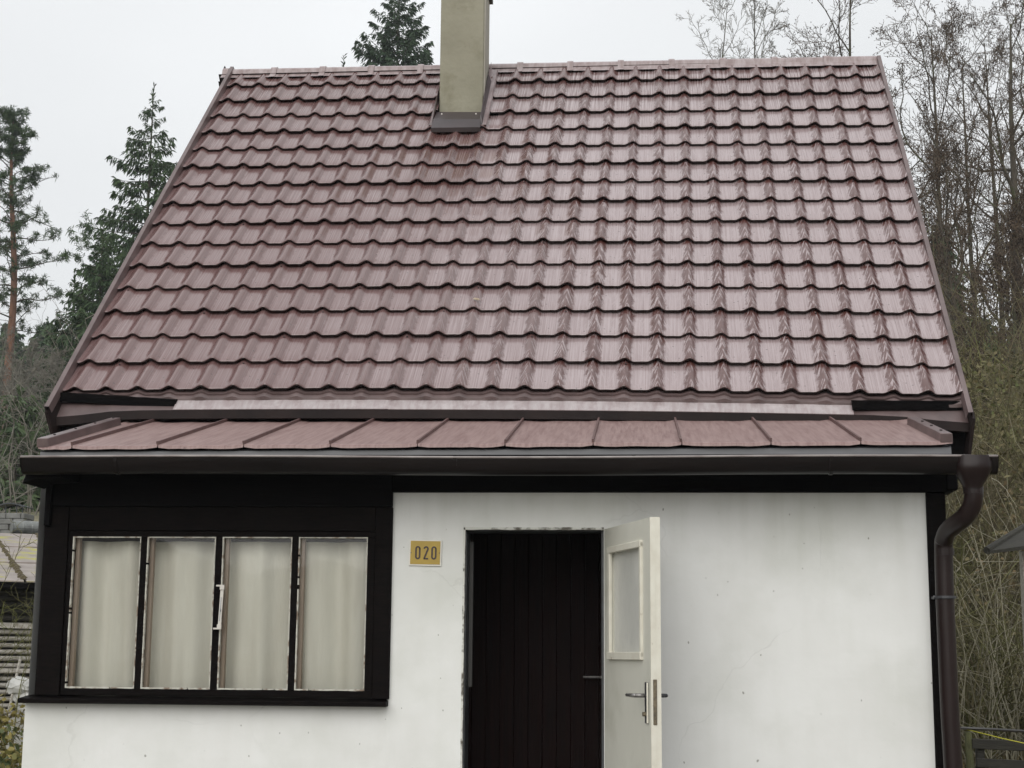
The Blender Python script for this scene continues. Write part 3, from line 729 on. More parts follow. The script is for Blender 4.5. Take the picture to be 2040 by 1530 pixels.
# house number sign
s0 = at(815, 1127, -.006); s1 = at(880, 1076, -.006)
sg = empty('number_sign', (s0.x, 0, s0.z), 'small mustard yellow enamel plate with dark digits 020 beside the doorway', 'sign')
def srot(x, z, y): # slight clockwise tilt
    cxm, czm = (s0.x+s1.x)/2, (s0.z+s1.z)/2; a = R(-.9)
    X, Z = x-cxm, z-czm
    return Vector((cxm+X*math.cos(a)-Z*math.sin(a), y, czm+X*math.sin(a)+Z*math.cos(a)))
def sbox(b, x0, z0, x1, z1, y0, y1):
    p = [srot(x0, z0, y0), srot(x1, z0, y0), srot(x1, z0, y1), srot(x0, z0, y1), srot(x0, z1, y0), srot(x1, z1, y0), srot(x1, z1, y1), srot(x0, z1, y1)]
    b.hexa(p)
b = MB(); sbox(b, s0.x, s0.z, s1.x, s1.z, -.010, -.001); b.build('backing_plate', M_signw, sg, bevel=.001)
b = MB(); sbox(b, s0.x+.006, s0.z+.007, s1.x-.006, s1.z-.005, -.013, -.009); b.build('enamel_face', M_signy, sg)
SW, SH = s1.x-s0.x, s1.z-s0.z
def ribbon(b, pts, wd, y0=-.0150, y1=-.0128):
    n = len(pts); Lp = []; Rp = []
    for k in range(n):
        p = Vector((pts[k][0], pts[k][1])); a = Vector(pts[max(k-1, 0)]); c = Vector(pts[min(k+1, n-1)]); d = (c-a).normalized(); nn = Vector((-d.y, d.x))*wd/2
        Lp.append(p+nn); Rp.append(p-nn)
    b.grid([[srot(l.x, l.y, y0), srot(r_.x, r_.y, y0)] for l, r_ in zip(Lp, Rp)])
    b.grid([[srot(l.x, l.y, y1), srot(l.x, l.y, y0)] for l in Lp]); b.grid([[srot(r_.x, r_.y, y0), srot(r_.x, r_.y, y1)] for r_ in Rp])
def digit0(cx_, cz_, w_, h_):
    r_ = w_/2; pts = []
    for a in range(0, 181, 20): pts.append((cx_+r_*math.cos(R(a)), cz_+h_/2-r_+r_*math.sin(R(a))))
    for a in range(180, 361, 20): pts.append((cx_+r_*math.cos(R(a)), cz_-h_/2+r_+r_*math.sin(R(a))))
    pts.append(pts[0]); pts.append(pts[1]); return pts
dh = SH*.53; dw = SW*.115; zc = s0.z+SH*.50
for k, fx in enumerate((.27, .525, .77)):
    b = MB(); cx_ = s0.x+SW*fx
    if k != 1: ribbon(b, digit0(cx_, zc, dw, dh*.86), SW*.048)
    else:
        r_ = dw/2; pts = [(cx_+r_*math.cos(R(a)), zc+dh*.43-r_+r_*math.sin(R(a))) for a in range(180, -31, -15)]
        pts += [(cx_-r_*.9, zc-dh*.40), (cx_-r_*.9, zc-dh*.43)]
        ribbon(b, pts, SW*.048); ribbon(b, [(cx_-r_-.002, zc-dh*.43), (cx_+r_+.002, zc-dh*.43)], SW*.045)
    b.build('digit', M_signb, sg)
b = MB()
for fx in (.06, .94):
    for fz in (.5,): sbox(b, s0.x+SW*fx-.002, s0.z+SH*fz-.002, s0.x+SW*fx+.002, s0.z+SH*fz+.002, -.016, -.012)
b.build('nail', M_darkmetal, sg)

# ---------------------------------------------------------------- doorway, hall, inner door
b = MB()
b.box((DL+.002, .03, G), (DL+.014, .20, DT)); b.box((DR-.012, .03, G), (DR-.002, .20, DT)); b.box((DL+.002, .03, DT-.014), (DR-.002, .20, DT-.002))
b.build('door_lining', mat('lining_paint', (.05, .055, .06), (.025, .025, .025), scale=18, rough=.5), cot)
b = MB()
jag_strip(b, Vector((DL+.003, -.004, G)), Vector((DL+.003, -.004, DT)), .009, .03, 150, 'z', 0)
jag_strip(b, Vector((DL, -.004, DT-.004)), Vector((DR, -.004, DT-.004)), .012, .03, 50, 'x', 0)
b.build('chipped_edge', mat('chipped_white_edge', (.60, .60, .55), (.12, .11, .09), scale=16, rough=.8, lo=.50, hi=.62), cot)
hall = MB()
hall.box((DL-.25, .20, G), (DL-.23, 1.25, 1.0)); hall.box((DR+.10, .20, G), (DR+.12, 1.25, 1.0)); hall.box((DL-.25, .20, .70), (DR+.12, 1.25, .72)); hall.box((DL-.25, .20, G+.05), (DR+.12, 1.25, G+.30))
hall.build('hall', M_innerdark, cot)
ind = empty('inner_door', (2.2, 1.1, -1.25), 'dark reddish-brown boarded inner door in the shadow of the open doorway', 'door')
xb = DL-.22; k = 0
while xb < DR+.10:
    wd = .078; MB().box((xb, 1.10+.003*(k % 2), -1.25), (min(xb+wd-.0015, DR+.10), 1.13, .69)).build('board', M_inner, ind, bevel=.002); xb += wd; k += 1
hp = at(1180, 1349, 1.04)
b = MB(); b.tube([hp+Vector((.045, .05, 0)), hp+Vector((.045, 0, 0))], .008, 8); b.tube([hp+Vector((.045, 0, 0)), hp+Vector((-.05, 0, 0))], .007, 8); b.build('handle', M_metal, ind)
a_ = at(934, 1080, .16); c_ = at(934, 1368, .16)
MB().box((DL+.016, .14, c_.z), (DL+.034, .17, a_.z)).build('jamb_strip', mat('grey_strip', (.05, .048, .045), rough=.6), cot)

# ---------------------------------------------------------------- open door leaf
door_h = Vector((DR+.003, -.004, 0)); LW = .70
# swing angle such that the free edge of the near face falls on the photo's column
best = min((abs(((lambda P: 1020+FPX*(P.dot(RIGHT)/P.dot(FWD)))(door_h+Vector((LW*math.cos(a/400), -LW*math.sin(a/400), 0))-EYE))-1296), a/400) for a in range(300, 640))
DA = best[1]
dd = Vector((math.cos(DA), -math.sin(DA), 0)); dn = Vector((math.sin(DA), math.cos(DA), 0))   # along the leaf, and away from the seen face
if dn.x < 0: dn = -dn
DTH = .034
def dp_(t, z, n): return door_h+dd*t+dn*n+Vector((0, 0, z))
def dbox(b, t0, t1, z0, z1, n0, n1, mi=0):
    b.hexa([dp_(t0, z0, n0), dp_(t1, z0, n0), dp_(t1, z0, n1), dp_(t0, z0, n1), dp_(t0, z1, n0), dp_(t1, z1, n0), dp_(t1, z1, n1), dp_(t0, z1, n1)], mi)
DZ0, DZ1 = -1.24, .612
t0w, t1w, z0w, z1w = .085, .595, .0, .51
b = MB()
dbox(b, 0, t0w+.02, DZ0, DZ1, 0, DTH); dbox(b, t1w-.02, LW, DZ0, DZ1, .0, DTH); dbox(b, t0w+.02, t1w-.02, DZ0, z0w+.02, .0, DTH); dbox(b, t0w+.02, t1w-.02, z1w-.02, DZ1, .0, DTH)
leaf = b.build('door', M_door, cot)
# edge strip seen face on
b = MB(); dbox(b, LW, LW+.006, DZ0, DZ1+.001, -.001, DTH*.62); leaf_edge = b.build('door_edge', M_doorl, leaf)
b = MB(); dbox(b, LW-.012, LW+.004, DZ0, DZ1+.002, DTH*.62, DTH+.012); b.build('door_rebate', M_doorl, leaf)
b = MB()
dbox(b, .0, LW, DZ0, DZ1-.004, DTH+.001, DTH+.008); b.build('outer_skin', M_black, leaf)
b = MB(); f0, f1 = -.012, .004
dbox(b, t0w, t0w+.030, z0w, z1w, f0, f1); dbox(b, t1w-.022, t1w, z0w, z1w, f0, f1); dbox(b, t0w, t1w, z0w-.012, z0w+.022, f0-.004, f1); dbox(b, t0w, t1w, z1w-.022, z1w+.008, f0-.002, f1)
b.build('glazing_frame', M_doorl, leaf, bevel=.002)
b = MB(); b.poly([dp_(t0w+.02, z0w, .016), dp_(t1w-.02, z0w, .016), dp_(t1w-.02, z1w, .016), dp_(t0w+.02, z1w, .016)])
M_frost = mat('frosted_pane', (.66, .655, .61), (.54, .54, .50), scale=5, rough=.28, stretch=(1, 1, .5), bump=.3, bscale=30, spec=.7, c3=(.52, .52, .50), s3=9, lo3=.55, hi3=.85)
b.build('pane', M_frost, leaf)
# lock plate, levers, keyhole
zl = (at(1290, 1379, -.6)).z
zl = -.165
b = MB(); dbox(b, LW+.004, LW+.009, zl-.125, zl+.070, .008, .026); b.build('lock_plate', M_brass, leaf, bevel=.004)
b = MB(); dbox(b, LW-.060, LW-.026, zl-.120, zl+.058, -.010, 0); hpx = b.build('handle_plate', M_darkmetal, leaf, bevel=.003)
b = MB(); dbox(b, LW-.030, LW-.024, zl-.118, zl+.056, -.011, -.004); b.build('plate_edge', M_doorl, leaf)
b = MB(); b.tube([dp_(LW-.043, zl, -.008), dp_(LW-.043, zl, -.058)], .009, 10); b.tube([dp_(LW-.040, zl, -.058), dp_(LW-.160, zl, -.060)], [.009, .007], 10); b.build('handle', M_metal, leaf, smooth=True)
b = MB(); b.tube([dp_(LW-.043, zl-.080, -.008), dp_(LW-.043, zl-.080, -.024)], .010, 10); b.build('keyhole', M_brass, leaf)
b = MB(); b.tube([dp_(LW-.043, zl, DTH), dp_(LW-.043, zl, DTH+.050)], .009, 10); b.tube([dp_(LW-.040, zl, DTH+.050), dp_(LW-.160, zl, DTH+.052)], .008, 10); b.build('handle', M_darkmetal, leaf, smooth=True)

# ---------------------------------------------------------------- chimney
cy0 = 3.50
cl_ = at(876, 150, cy0); cr_ = at(963, 150, cy0)
chx0, chx1 = at(877, 100, cy0).x, at(963.5, 100, cy0).x
ctop = at(920, 6, cy0).z
chim = MB().box((chx0, cy0, 3.75), (chx1, cy0+.34, ctop+.30)).build('chimney', M_chim, cot, bevel=.006)
MB().box((chx1+.001, cy0+.012, 3.9), (chx1+.010, cy0+.33, ctop+.30)).build('side_render', mat('pale_side_render', (.36, .34, .29), (.30, .28, .23), scale=5, rough=.9), chim)
zc = at(978, 9, cy0+.36).z
b = MB(); b.box((chx0-.018, cy0-.018, zc), (chx1+.034, cy0+.36, zc+.05)); b.box((chx0-.03, cy0-.03, zc+.052), (chx1+.05, cy0+.38, zc+.10)); b.build('chimney_crown', M_chimcap, chim)
M_apron = mat('apron_sheet', (.030, .021, .023), (.050, .036, .039), scale=4, rough=.4, spec=.6)
b = MB()
rp = lambda x, s_, h: roof_pt(x-TD*s_/MM, s_, h)
xa0, xa1 = chx0-.015, chx1+.008
a0 = Vector((xa0+.006, cy0-.062, at(869, 223, cy0-.062).z)); a1 = Vector((xa1-.004, cy0-.062, at(963, 223, cy0-.062).z))
q0, q1 = rp(xa0, 3.345, .075), rp(xa1, 3.345, .075); r0, r1 = rp(xa0-.006, 3.235, .062), rp(xa1+.004, 3.235, .062)
b.poly([a0, q0, q1, a1]); b.poly([q0, r0, r1, q1]); b.poly([r0, r0-Vector((0, -.012, .030)), r1-Vector((0, -.012, .030)), r1]); b.poly([a0, a1, a1+Vector((0, .064, .006)), a0+Vector((0, .064, .006))])
b.poly([a1, q1, q1+Vector((0, .3, 0)), a1+Vector((0, .3, 0))]); b.poly([a0, q0, q0+Vector((0, .3, 0)), a0+Vector((0, .3, 0))][::-1])
apr = b.build('apron_flashing', M_apron, chim)
b = MB()
for f in (.13, .87):
    c = lerp(lerp(a0, a1, f), lerp(q0, q1, f), .30); b.tube([c+Vector((0, .02, 0)), c+Vector((0, -.006, 0))], .006, 8)
b.build('rivet', M_plastic, apr)
# side gutters of flashing along the chimney, lying on the roof
for sgn, xb in ((1, chx1), (-1, chx0)):
    b = MB()
    xb2 = xb-TD*13.8
    s_lo, s_hi = 3.30, 4.27
    out_ = .055 if sgn > 0 else .034
    P = [[roof_pt(xb2+sgn*.012, s, .12), roof_pt(xb2+sgn*.014, s, .052), roof_pt(xb2+sgn*out_, s, .050), roof_pt(xb2+sgn*(out_+.008), s, .036)] for s in (s_lo, 3.6, 4.0, s_hi)]
    P[0][0] = P[0][1]
    b.grid(P)
    if sgn > 0: b.f = [f[::-1] for f in b.f]
    b.build('side_flashing', M_verge if sgn < 0 else mat('side_flashing_sheet', (.30, .24, .24), (.18, .13, .13), scale=7, rough=.35, stretch=(4, 1, 1)), chim)
b = MB(); xb2 = chx1-TD*13.8
b.hexa([roof_pt(xb2+.013, 3.30, .05), roof_pt(xb2+.030, 3.30, .05), roof_pt(xb2+.030, 4.05, .05), roof_pt(xb2+.013, 4.05, .05), roof_pt(xb2+.013, 3.36, .10), roof_pt(xb2+.020, 3.36, .10), roof_pt(xb2+.020, 4.00, .13), roof_pt(xb2+.013, 4.00, .13)])
b.build('upstand', M_apron, chim)

# fallen leaf on the tiles
p = roof_pt(1.735, .90, STEP*.72+wave((1.735-GX)/W-round((1.735-GX)/W))+.006)
ax = roof_pt(1.8, .9)-roof_pt(1.7, .9); ax.normalize(); ay = (roof_pt(1.7, 1.0)-roof_pt(1.7, .9)).normalized(); az = ax.cross(ay)
b = MB(); pts = [(-.026, .004, 0), (-.012, .012, .006), (.010, .009, .003), (.024, -.010, .008), (.006, -.013, .002), (-.014, -.006, .005)]
b.poly([p+ax*x+ay*y+az*z for x, y, z in pts])
tag(b.build('fallen_leaf', mat('dead_leaf', (.40, .33, .24), (.25, .18, .12), scale=60, rough=.8)), 'curled pale dead leaf lying on the roof tiles below the chimney', 'leaf')

# ================================================================== VEGETATION
class Fast:
    """numpy buffers for many small faces"""
    def __init__(s): s.v = []; s.f = []; s.n = 0
    def add(s, V, F):
        s.v.append(np.asarray(V, dtype=np.float32).reshape(-1, 3)); s.f.append(np.asarray(F, dtype=np.int64)+s.n); s.n += len(s.v[-1])
    def build(s, name, M, parent=None, loc=(0, 0, 0), smooth=False):
        V = np.concatenate(s.v)-np.asarray(loc, dtype=np.float32)
        me = bpy.data.meshes.new(name); me.vertices.add(len(V)); me.vertices.foreach_set('co', V.ravel())
        tot = sum(f.shape[0] for f in s.f); li = np.concatenate([f.ravel() for f in s.f]); k = np.concatenate([np.full(f.shape[0], f.shape[1]) for f in s.f])
        me.loops.add(len(li)); me.loops.foreach_set('vertex_index', li.astype(np.int32))
        me.polygons.add(tot); st = np.concatenate([[0], np.cumsum(k)[:-1]]); me.polygons.foreach_set('loop_start', st.astype(np.int32)); me.polygons.foreach_set('loop_total', k.astype(np.int32))
        me.update(calc_edges=True)
        if smooth: me.shade_smooth()
        return link(name, me, M, parent)
def tubeseg(A, B, ra, rb, n=4):
    """arrays of segments -> prism faces"""
    A = np.asarray(A, float); B = np.asarray(B, float); ra = np.asarray(ra, float); rb = np.asarray(rb, float)
    D = B-A; D /= (np.linalg.norm(D, axis=1, keepdims=True)+1e-9)
    up = np.where(np.abs(D[:, 2:3]) < .9, np.array([[0, 0, 1.]]), np.array([[1., 0, 0]]))
    X = np.cross(D, up); X /= np.linalg.norm(X, axis=1, keepdims=True); Y = np.cross(D, X)
    m_ = len(A); V = np.empty((m_, 2*n, 3))
    for k in range(n):
        a = 2*math.pi*k/n; o_ = X*math.cos(a)+Y*math.sin(a)
        V[:, k] = A+o_*ra[:, None]; V[:, n+k] = B+o_*rb[:, None]
    base = np.arange(m_)[:, None]*2*n
    F = np.concatenate([base+np.array([[k, (k+1) % n, n+(k+1) % n, n+k]]) for k in range(n)])
    return V.reshape(-1, 3), F
def brushes(rng, P, D, L, wd):
    """one thin bent leaf/needle spray per row: two quads"""
    m_ = len(P); D = D/(np.linalg.norm(D, axis=1, keepdims=True)+1e-9)
    rv = rng.normal(size=(m_, 3)); S = np.cross(D, rv); S /= (np.linalg.norm(S, axis=1, keepdims=True)+1e-9)
    L = np.asarray(L)[:, None]; wd = np.asarray(wd)[:, None]
    mid = P+D*L*.5; tip = P+D*L+np.array([[0, 0, -1.]])*L*.15
    V = np.stack([P-S*wd*.25, P+S*wd*.25, mid+S*wd*.5, tip, mid-S*wd*.5], axis=1).reshape(-1, 3)
    base = np.arange(m_)[:, None]*5
    return V, base+np.array([[0, 1, 2, 4]]), base+np.array([[4, 2, 3]])

def spruce(seed, x, y, H, Rb, label, droop=.35, dens=1.0, z_first=.12, M=None, group=None, name='spruce_tree', lean=0, gap=.0, sprayl=.34, thin=1.0, zmin=None, cat='tree'):
    rg = np.random.default_rng(seed); z0 = hgt(x, y)-.1; M = M or M_needle
    t = empty(name, (x, y, z0), label, cat, group)
    tr = Fast(); n = 14; zz = np.linspace(0, H, n+1); px = lean*zz/H*H
    P = np.stack([x+lean*zz, np.full(n+1, y), z0+zz], 1); rad = .0085*H*(1-zz/H)**.9+.012
    V, F = tubeseg(P[:-1], P[1:], rad[:-1], rad[1:], 7); tr.add(V, F)
    fo = Fast(); A, B_, r1, r2 = [], [], [], []
    SP, SD, SL = [], [], []
    z = H*z_first
    while z < H*.985:
        f = z/H; Lm = Rb*(1-f)**.78*(1-.25*max(0, .25-f)*4)+.12
        nb = int(6 if f < .9 else 5)
        a0 = rg.uniform(0, 6.28)
        for k in range(nb):
            if rg.random() < gap: continue
            az = a0+k*6.283/nb+rg.normal(0, .22); L_ = Lm*rg.uniform(.62, 1.14)*(1 if rg.random() > .1 else .5)
            d = np.array([math.cos(az), math.sin(az)])
            ns = max(3, int(L_/.30)+1); tt = np.linspace(0, 1, ns+1)
            rise = (.30*f+.0)*L_
            zz_ = z+rg.normal(0, .06)+rise*tt-droop*L_*(tt**1.3)*(1-f*.6)+.18*L_*tt**3.5
            pts = np.stack([x+lean*z+d[0]*L_*tt, y+d[1]*L_*tt, z0+zz_], 1)
            A += list(pts[:-1]); B_ += list(pts[1:]); rr = .018*(1-tt)*L_**.6+.005; r1 += list(rr[:-1]); r2 += list(rr[1:])
            step = .115/dens; m_ = max(4, int(L_/step)); ti = rg.uniform(.10, 1, m_)**.8
            q = np.stack([np.interp(ti, tt, pts[:, c]) for c in range(3)], 1)
            for side in (-1, 1, 0):
                sd_ = np.array([-d[1], d[0], 0])*side
                fw = np.array([d[0], d[1], 0])*.55
                dirs = sd_+fw+np.array([0, 0, -1.])*rg.uniform(.25, 1.0 if side else 1.8, (m_, 1))*(.75+droop)+rg.normal(0, .22, (m_, 3))
                off = (rg.uniform(0, .32, (m_, 1)))*L_*(1-ti[:, None])**.6*dirs/np.linalg.norm(dirs, axis=1, keepdims=True)
                SP.append(q+off); SD.append(dirs); SL.append(rg.uniform(.6, 1.25, m_)*sprayl*min(1, .45+L_/2.5))
        z += rg.uniform(.26, .40)*(1 if H > 12 else .6)
    V, F = tubeseg(A, B_, r1, r2, 3); tr.add(V, F)
    # leader
    m_ = 26; tz = rg.uniform(.955, 1.02, m_)*H; SP.append(np.stack([np.full(m_, x)+lean*H, np.full(m_, y), z0+tz], 1)); dd_ = rg.normal(0, .55, (m_, 3)); dd_[:, 2] = 1; SD.append(dd_); SL.append(np.full(m_, .22))
    SP = np.concatenate(SP); SD = np.concatenate(SD); SL = np.concatenate(SL)
    V, F1, F2 = brushes(rg, SP, SD, SL, SL*.30*thin)
    n0 = fo.n; fo.add(V, F1); fo.f.append(F2+n0)
    tr.build('trunk', M_bark, t, (x, y, z0)); fo.build('crown', M, t, (x, y, z0))
    return t

def pine(seed, base, bend, H, label, trunk_r=.16, crown_from=.45, Rc=2.2, group=None, name='pine_tree'):
    rg = np.random.default_rng(seed); x, y, z0 = base
    t = empty(name, (x, y, z0), label, 'tree', group)
    n = 20; tt = np.linspace(0, 1, n+1)
    P = np.stack([x+bend[0]*tt+.12*np.sin(tt*9+seed), y+bend[1]*tt, z0+H*tt], 1)
    rad = trunk_r*(1-tt)**.7+.02
    tr = Fast(); V, F = tubeseg(P[:-1], P[1:], rad[:-1], rad[1:], 8); tr.add(V, F)
    A, B_, r1, r2, TP = [], [], [], [], []
    nb = 58
    for k in range(nb):
        f = crown_from+(1-crown_from)*(k/nb)**.85
        bp = np.array([np.interp(f, tt, P[:, c]) for c in range(3)]); az = k*2.4+rg.normal(0, .5)
        g = (f-crown_from)/(1-crown_from)
        L_ = Rc*(.35+.9*math.sin(math.pi*min(1, g*.75+.18)))*rg.uniform(.5, 1.1)*(1-.55*g)
        d = np.array([math.cos(az), math.sin(az), rg.uniform(-.25, .35)+.7*g])
        ns = 6; pts = [bp]
        for q in range(ns):
            d = d+rg.normal(0, .22, 3)+np.array([0, 0, .07]); pts.append(pts[-1]+d/np.linalg.norm(d)*L_/ns)
        pts = np.array(pts); rr = np.linspace(.035, .008, ns+1)*(L_/2)**.5
        A += list(pts[:-1]); B_ += list(pts[1:]); r1 += list(rr[:-1]); r2 += list(rr[1:])
        for q in range(1, ns+1):
            for s_ in range(int(1+3*q/ns)):
                sd_ = rg.normal(0, 1, 3); sd_[2] = abs(sd_[2])*.4; sd_ = sd_/np.linalg.norm(sd_)*rg.uniform(.12, .55)*(L_/2)**.5
                e = pts[q]+sd_; A.append(pts[q]); B_.append(e); r1.append(.008); r2.append(.005)
                if rg.random() < .52: TP.append(e)
                if rg.random() < .15: TP.append(pts[q]+sd_*.6+rg.normal(0, .05, 3))
    for q in range(26):
        f = rg.uniform(.93, 1.0); TP.append(np.array([np.interp(f, tt, P[:, c]) for c in range(3)])+rg.normal(0, .30, 3)*(1.15-f)*4*np.array([1, 1, .3]))
    # dead snags on the bare part
    for k in range(16):
        f = rg.uniform(.18, crown_from+.05); bp = np.array([np.interp(f, tt, P[:, c]) for c in range(3)]); az = rg.uniform(0, 6.28); pts = [bp]; d = np.array([math.cos(az), math.sin(az), rg.uniform(-.3, .3)]); L_ = rg.uniform(.4, 2.2)
        for q in range(5): d = d+rg.normal(0, .25, 3); pts.append(pts[-1]+d/np.linalg.norm(d)*L_/5)
        for q in range(5): A.append(pts[q]); B_.append(pts[q+1]); r1.append(.018-.003*q); r2.append(.015-.003*q)
    V, F = tubeseg(A, B_, r1, r2, 4)
    li = Fast(); li.add(V, F)
    TP = np.array(TP); m_ = 34; C0 = np.repeat(TP, m_, 0)+rg.normal(0, .045, (len(TP)*m_, 3)); D = rg.normal(0, 1, (len(TP)*m_, 3)); D[:, 2] += .45
    L_ = rg.uniform(.13, .24, len(C0)); V, F1, F2 = brushes(rg, C0, D, L_, np.full(len(C0), .026))
    fo = Fast(); fo.add(V, F1); fo.f.append(F2)
    tr.build('trunk', M_pinebark, t, base); li.build('branches', M_bark, t, base); fo.build('crown', M_pineN, t, base)
    return t

def bare_tree(seed, x, y, H, label, r0=.14, spread=.5, M=None, twig=None, cones=0.0, stems=1, group=None, name='bare_tree', levels=4, fork=.28, lean=(0, 0), minr=.0055, kids=(9, 7, 6, 5), cat='tree', z0=None, cats=None, lseg=1.0):
    rg = np.random.default_rng(seed); z0 = hgt(x, y)-.1 if z0 is None else z0
    t = empty(name, (x, y, z0), label, cat, group)
    big = ([], [], [], []); fine = ([], [], [], []); tips = []
    def grow(p, d, L_, r, lev):
        ns = {0: 12, 1: 8, 2: 6, 3: 4, 4: 3}[lev]
        pts = [p]; dirs = []; wob = (.035, .16, .22, .28, .3)[lev]
        for q in range(ns):
            up = (.02, .07, .06, .05, .03)[lev]
            d = d+rg.normal(0, wob, 3)+np.array([0, 0, up]); d = d/np.linalg.norm(d); dirs.append(d); pts.append(pts[-1]+d*L_/ns)
        rr = np.linspace(r, max(minr*.7, r*(.12 if lev == 0 else .25)), ns+1)
        tgt = big if lev < 2 else fine
        for q in range(ns):
            tgt[0].append(pts[q]); tgt[1].append(pts[q+1]); tgt[2].append(rr[q]); tgt[3].append(rr[q+1])
        if lev >= levels: tips.append(pts[-1]); tips.append(pts[len(pts)//2]); return
        nk = kids[lev]
        for k in range(nk):
            f = lerp(fork if lev == 0 else .15, 1.0, (k+rg.random())/nk); q = min(ns-1, int(f*ns)); bp = pts[q]+(pts[q+1]-pts[q])*(f*ns-q)
            rv = rg.normal(0, 1, 3); s_ = np.cross(dirs[q], rv); s_ /= np.linalg.norm(s_)
            sp = spread*rg.uniform(.7, 1.5)*(1.25 if lev else 1)
            nd = dirs[q]*(1-.25*sp)+s_*sp*1.2; nd /= np.linalg.norm(nd)
            Lk = L_*(1.02-f*.62)*rg.uniform(.42, .66)*(1.1*lseg if lev == 0 else 1)
            grow(bp, nd, max(.12, Lk), max(minr, rr[q]*rg.uniform(.42, .62)), lev+1)
    for s_ in range(stems):
        d = np.array([lean[0]+(rg.normal(0, .12) if stems > 1 else 0), lean[1]+(rg.normal(0, .12) if stems > 1 else 0), 1.])
        off = rg.normal(0, .25, 3)*(stems > 1); off[2] = 0
        grow(np.array([x, y, z0])+off, d/np.linalg.norm(d), H*rg.uniform(.85, 1) if stems > 1 else H*.98, r0, 0)
    a = Fast(); V, F = tubeseg(*big, 5); a.add(V, F); a.build('trunk', M or M_bark, t, (x, y, z0))
    f_ = Fast(); V, F = tubeseg(*fine, 3); f_.add(V, F); f_.build('crown', twig or M_twig, t, (x, y, z0))
    if cones > 0 and tips:
        T_ = np.array(tips); T_ = T_[rg.random(len(T_)) < cones]; T_ = T_+rg.normal(0, .05, T_.shape)
        c_ = Fast(); V, F = tubeseg(T_, T_-np.array([[0, 0, .035]]), np.full(len(T_), .012), np.full(len(T_), .008), 4); c_.add(V, F); c_.build('cones', M_cone, t, (x, y, z0))
    return t

def base_at(u, v, Y):
    """ground position under a photo column"""
    p = at(u, v, Y); return p.x
def H_for(x, Y, u, vtop):
    p = at(u, vtop, Y); return p.z-hgt(p.x, Y)+.1

# --- left of the cottage
YP = 52
ptop = at(30, 232, YP); pb = at(-8, 1300, YP)
pine(3, (pb.x, YP, hgt(pb.x, YP)-.2), (ptop.x-pb.x, 0), ptop.z-hgt(pb.x, YP)+.2, 'tall Scots pine with orange trunk and loose tufted crown at the left edge', trunk_r=.20, crown_from=.42, Rc=2.3)
p = at(306, 185, 46); spruce(11, p.x, 46, H_for(p.x, 46, 306, 185), 4.4, 'tall thin spruce with gappy drooping branches just left of the cottage roof', droop=.50, dens=2.8, gap=.22, z_first=.15, sprayl=.26, thin=.8)
p = at(205, 470, 42); spruce(12, p.x, 42, H_for(p.x, 42, 218, 455), 2.5, 'full dark green spruce in front of the thin spruce left of the roof', droop=.35, dens=2.6, z_first=.1, M=M_needle, sprayl=.26, thin=.9)
p = at(150, 545, 44); spruce(13, p.x, 44, H_for(p.x, 44, 165, 560), 1.7, 'shorter dark spruce between the pine and the full spruce', droop=.4, dens=1.7, z_first=.1, sprayl=.24, thin=.9)
# leaning bare trunk
a = at(118, 900, 43); c = at(172, 560, 43)
lt = empty('leaning_pine', (a.x, 43, hgt(a.x, 43)), 'slanting pale brown pine trunk leaning right in front of the dark spruces', 'tree')
q0 = a+(a-c)*1.3
MB().tube([q0, a, lerp(a, c, .5)+Vector((.05, 0, 0)), c-(c-a)*.12, c-(c-a)*.02], [.13, .11, .095, .08, .03], 8).build('trunk', mat('pale_tan_bark', (.20, .15, .11), (.12, .09, .065), scale=4, rough=.9, bump=.4), lt, smooth=True)
rg = np.random.default_rng(5); cc = np.array(c+(c-a)*.25); TP = cc+rg.normal(0, .5, (30, 3)); C0 = np.repeat(TP, 30, 0)+rg.normal(0, .06, (900, 3)); V, F1, F2 = brushes(rg, C0, rg.normal(0, 1, (900, 3)), rg.uniform(.12, .25, 900), np.full(900, .03))
f_ = Fast(); f_.add(V, F1); f_.f.append(F2); f_.build('crown', M_pineN, lt, (a.x, 43, hgt(a.x, 43)))
# far hazy trees down the valley
far = [(95, 640, 92), (60, 700, 84), (130, 690, 98), (20, 640, 100), (-25, 700, 88), (150, 720, 80)]
for k, (u, v, Y) in enumerate(far):
    lab = ('hazy far conifer right of the orange pine trunk, tallest of the far ones', 'hazy far conifer just right of the orange pine trunk, lower one', 'hazy far conifer against the slanting pine trunk', 'hazy far conifer behind the orange pine trunk', 'hazy far conifer left of the orange pine trunk at the picture edge', 'hazy far conifer showing between slanting trunk and roof edge')[k]
    p = at(u, v, Y); spruce(30+k, p.x, Y, H_for(p.x, Y, u, v), 3.6, lab, droop=.3, dens=.55, z_first=.05, sprayl=.7, thin=1.5, group='far hazy conifers on the left')
mid = [(70, 770, 46, 'bare'), (20, 830, 40, 'bare'), (118, 800, 38, 'bare'), (48, 880, 34, 'spr'), (100, 760, 60, 'bare')]
for k, (u, v, Y, kd) in enumerate(mid):
    p = at(u, v, Y)
    if kd == 'bare': bare_tree(50+k, p.x, Y, H_for(p.x, Y, u, v-60), ('thin grey leafless tree beyond the shed, just left of the slanting trunk', 'thin grey leafless tree beyond the shed, nearest the orange pine trunk', 'thin grey leafless tree beyond the shed, beside the lower roof corner', '', 'thin grey leafless tree beyond the shed, farthest back of its kind')[k], r0=.06, spread=.45, twig=M_twighaze, kids=(12, 7, 6, 4), minr=.008, group='thin leafless trees beyond the shed')
p = at(42, 770, 29); spruce(44, p.x, 29, H_for(p.x, 29, 40, 780), 1.7, 'young bright green spruce behind the metal drum and beside the cottage corner', droop=.35, dens=1.0, z_first=.05, M=mat('young_needles', (.035, .062, .022), (.06, .09, .03), scale=2, rough=.8, coord='Geo'))

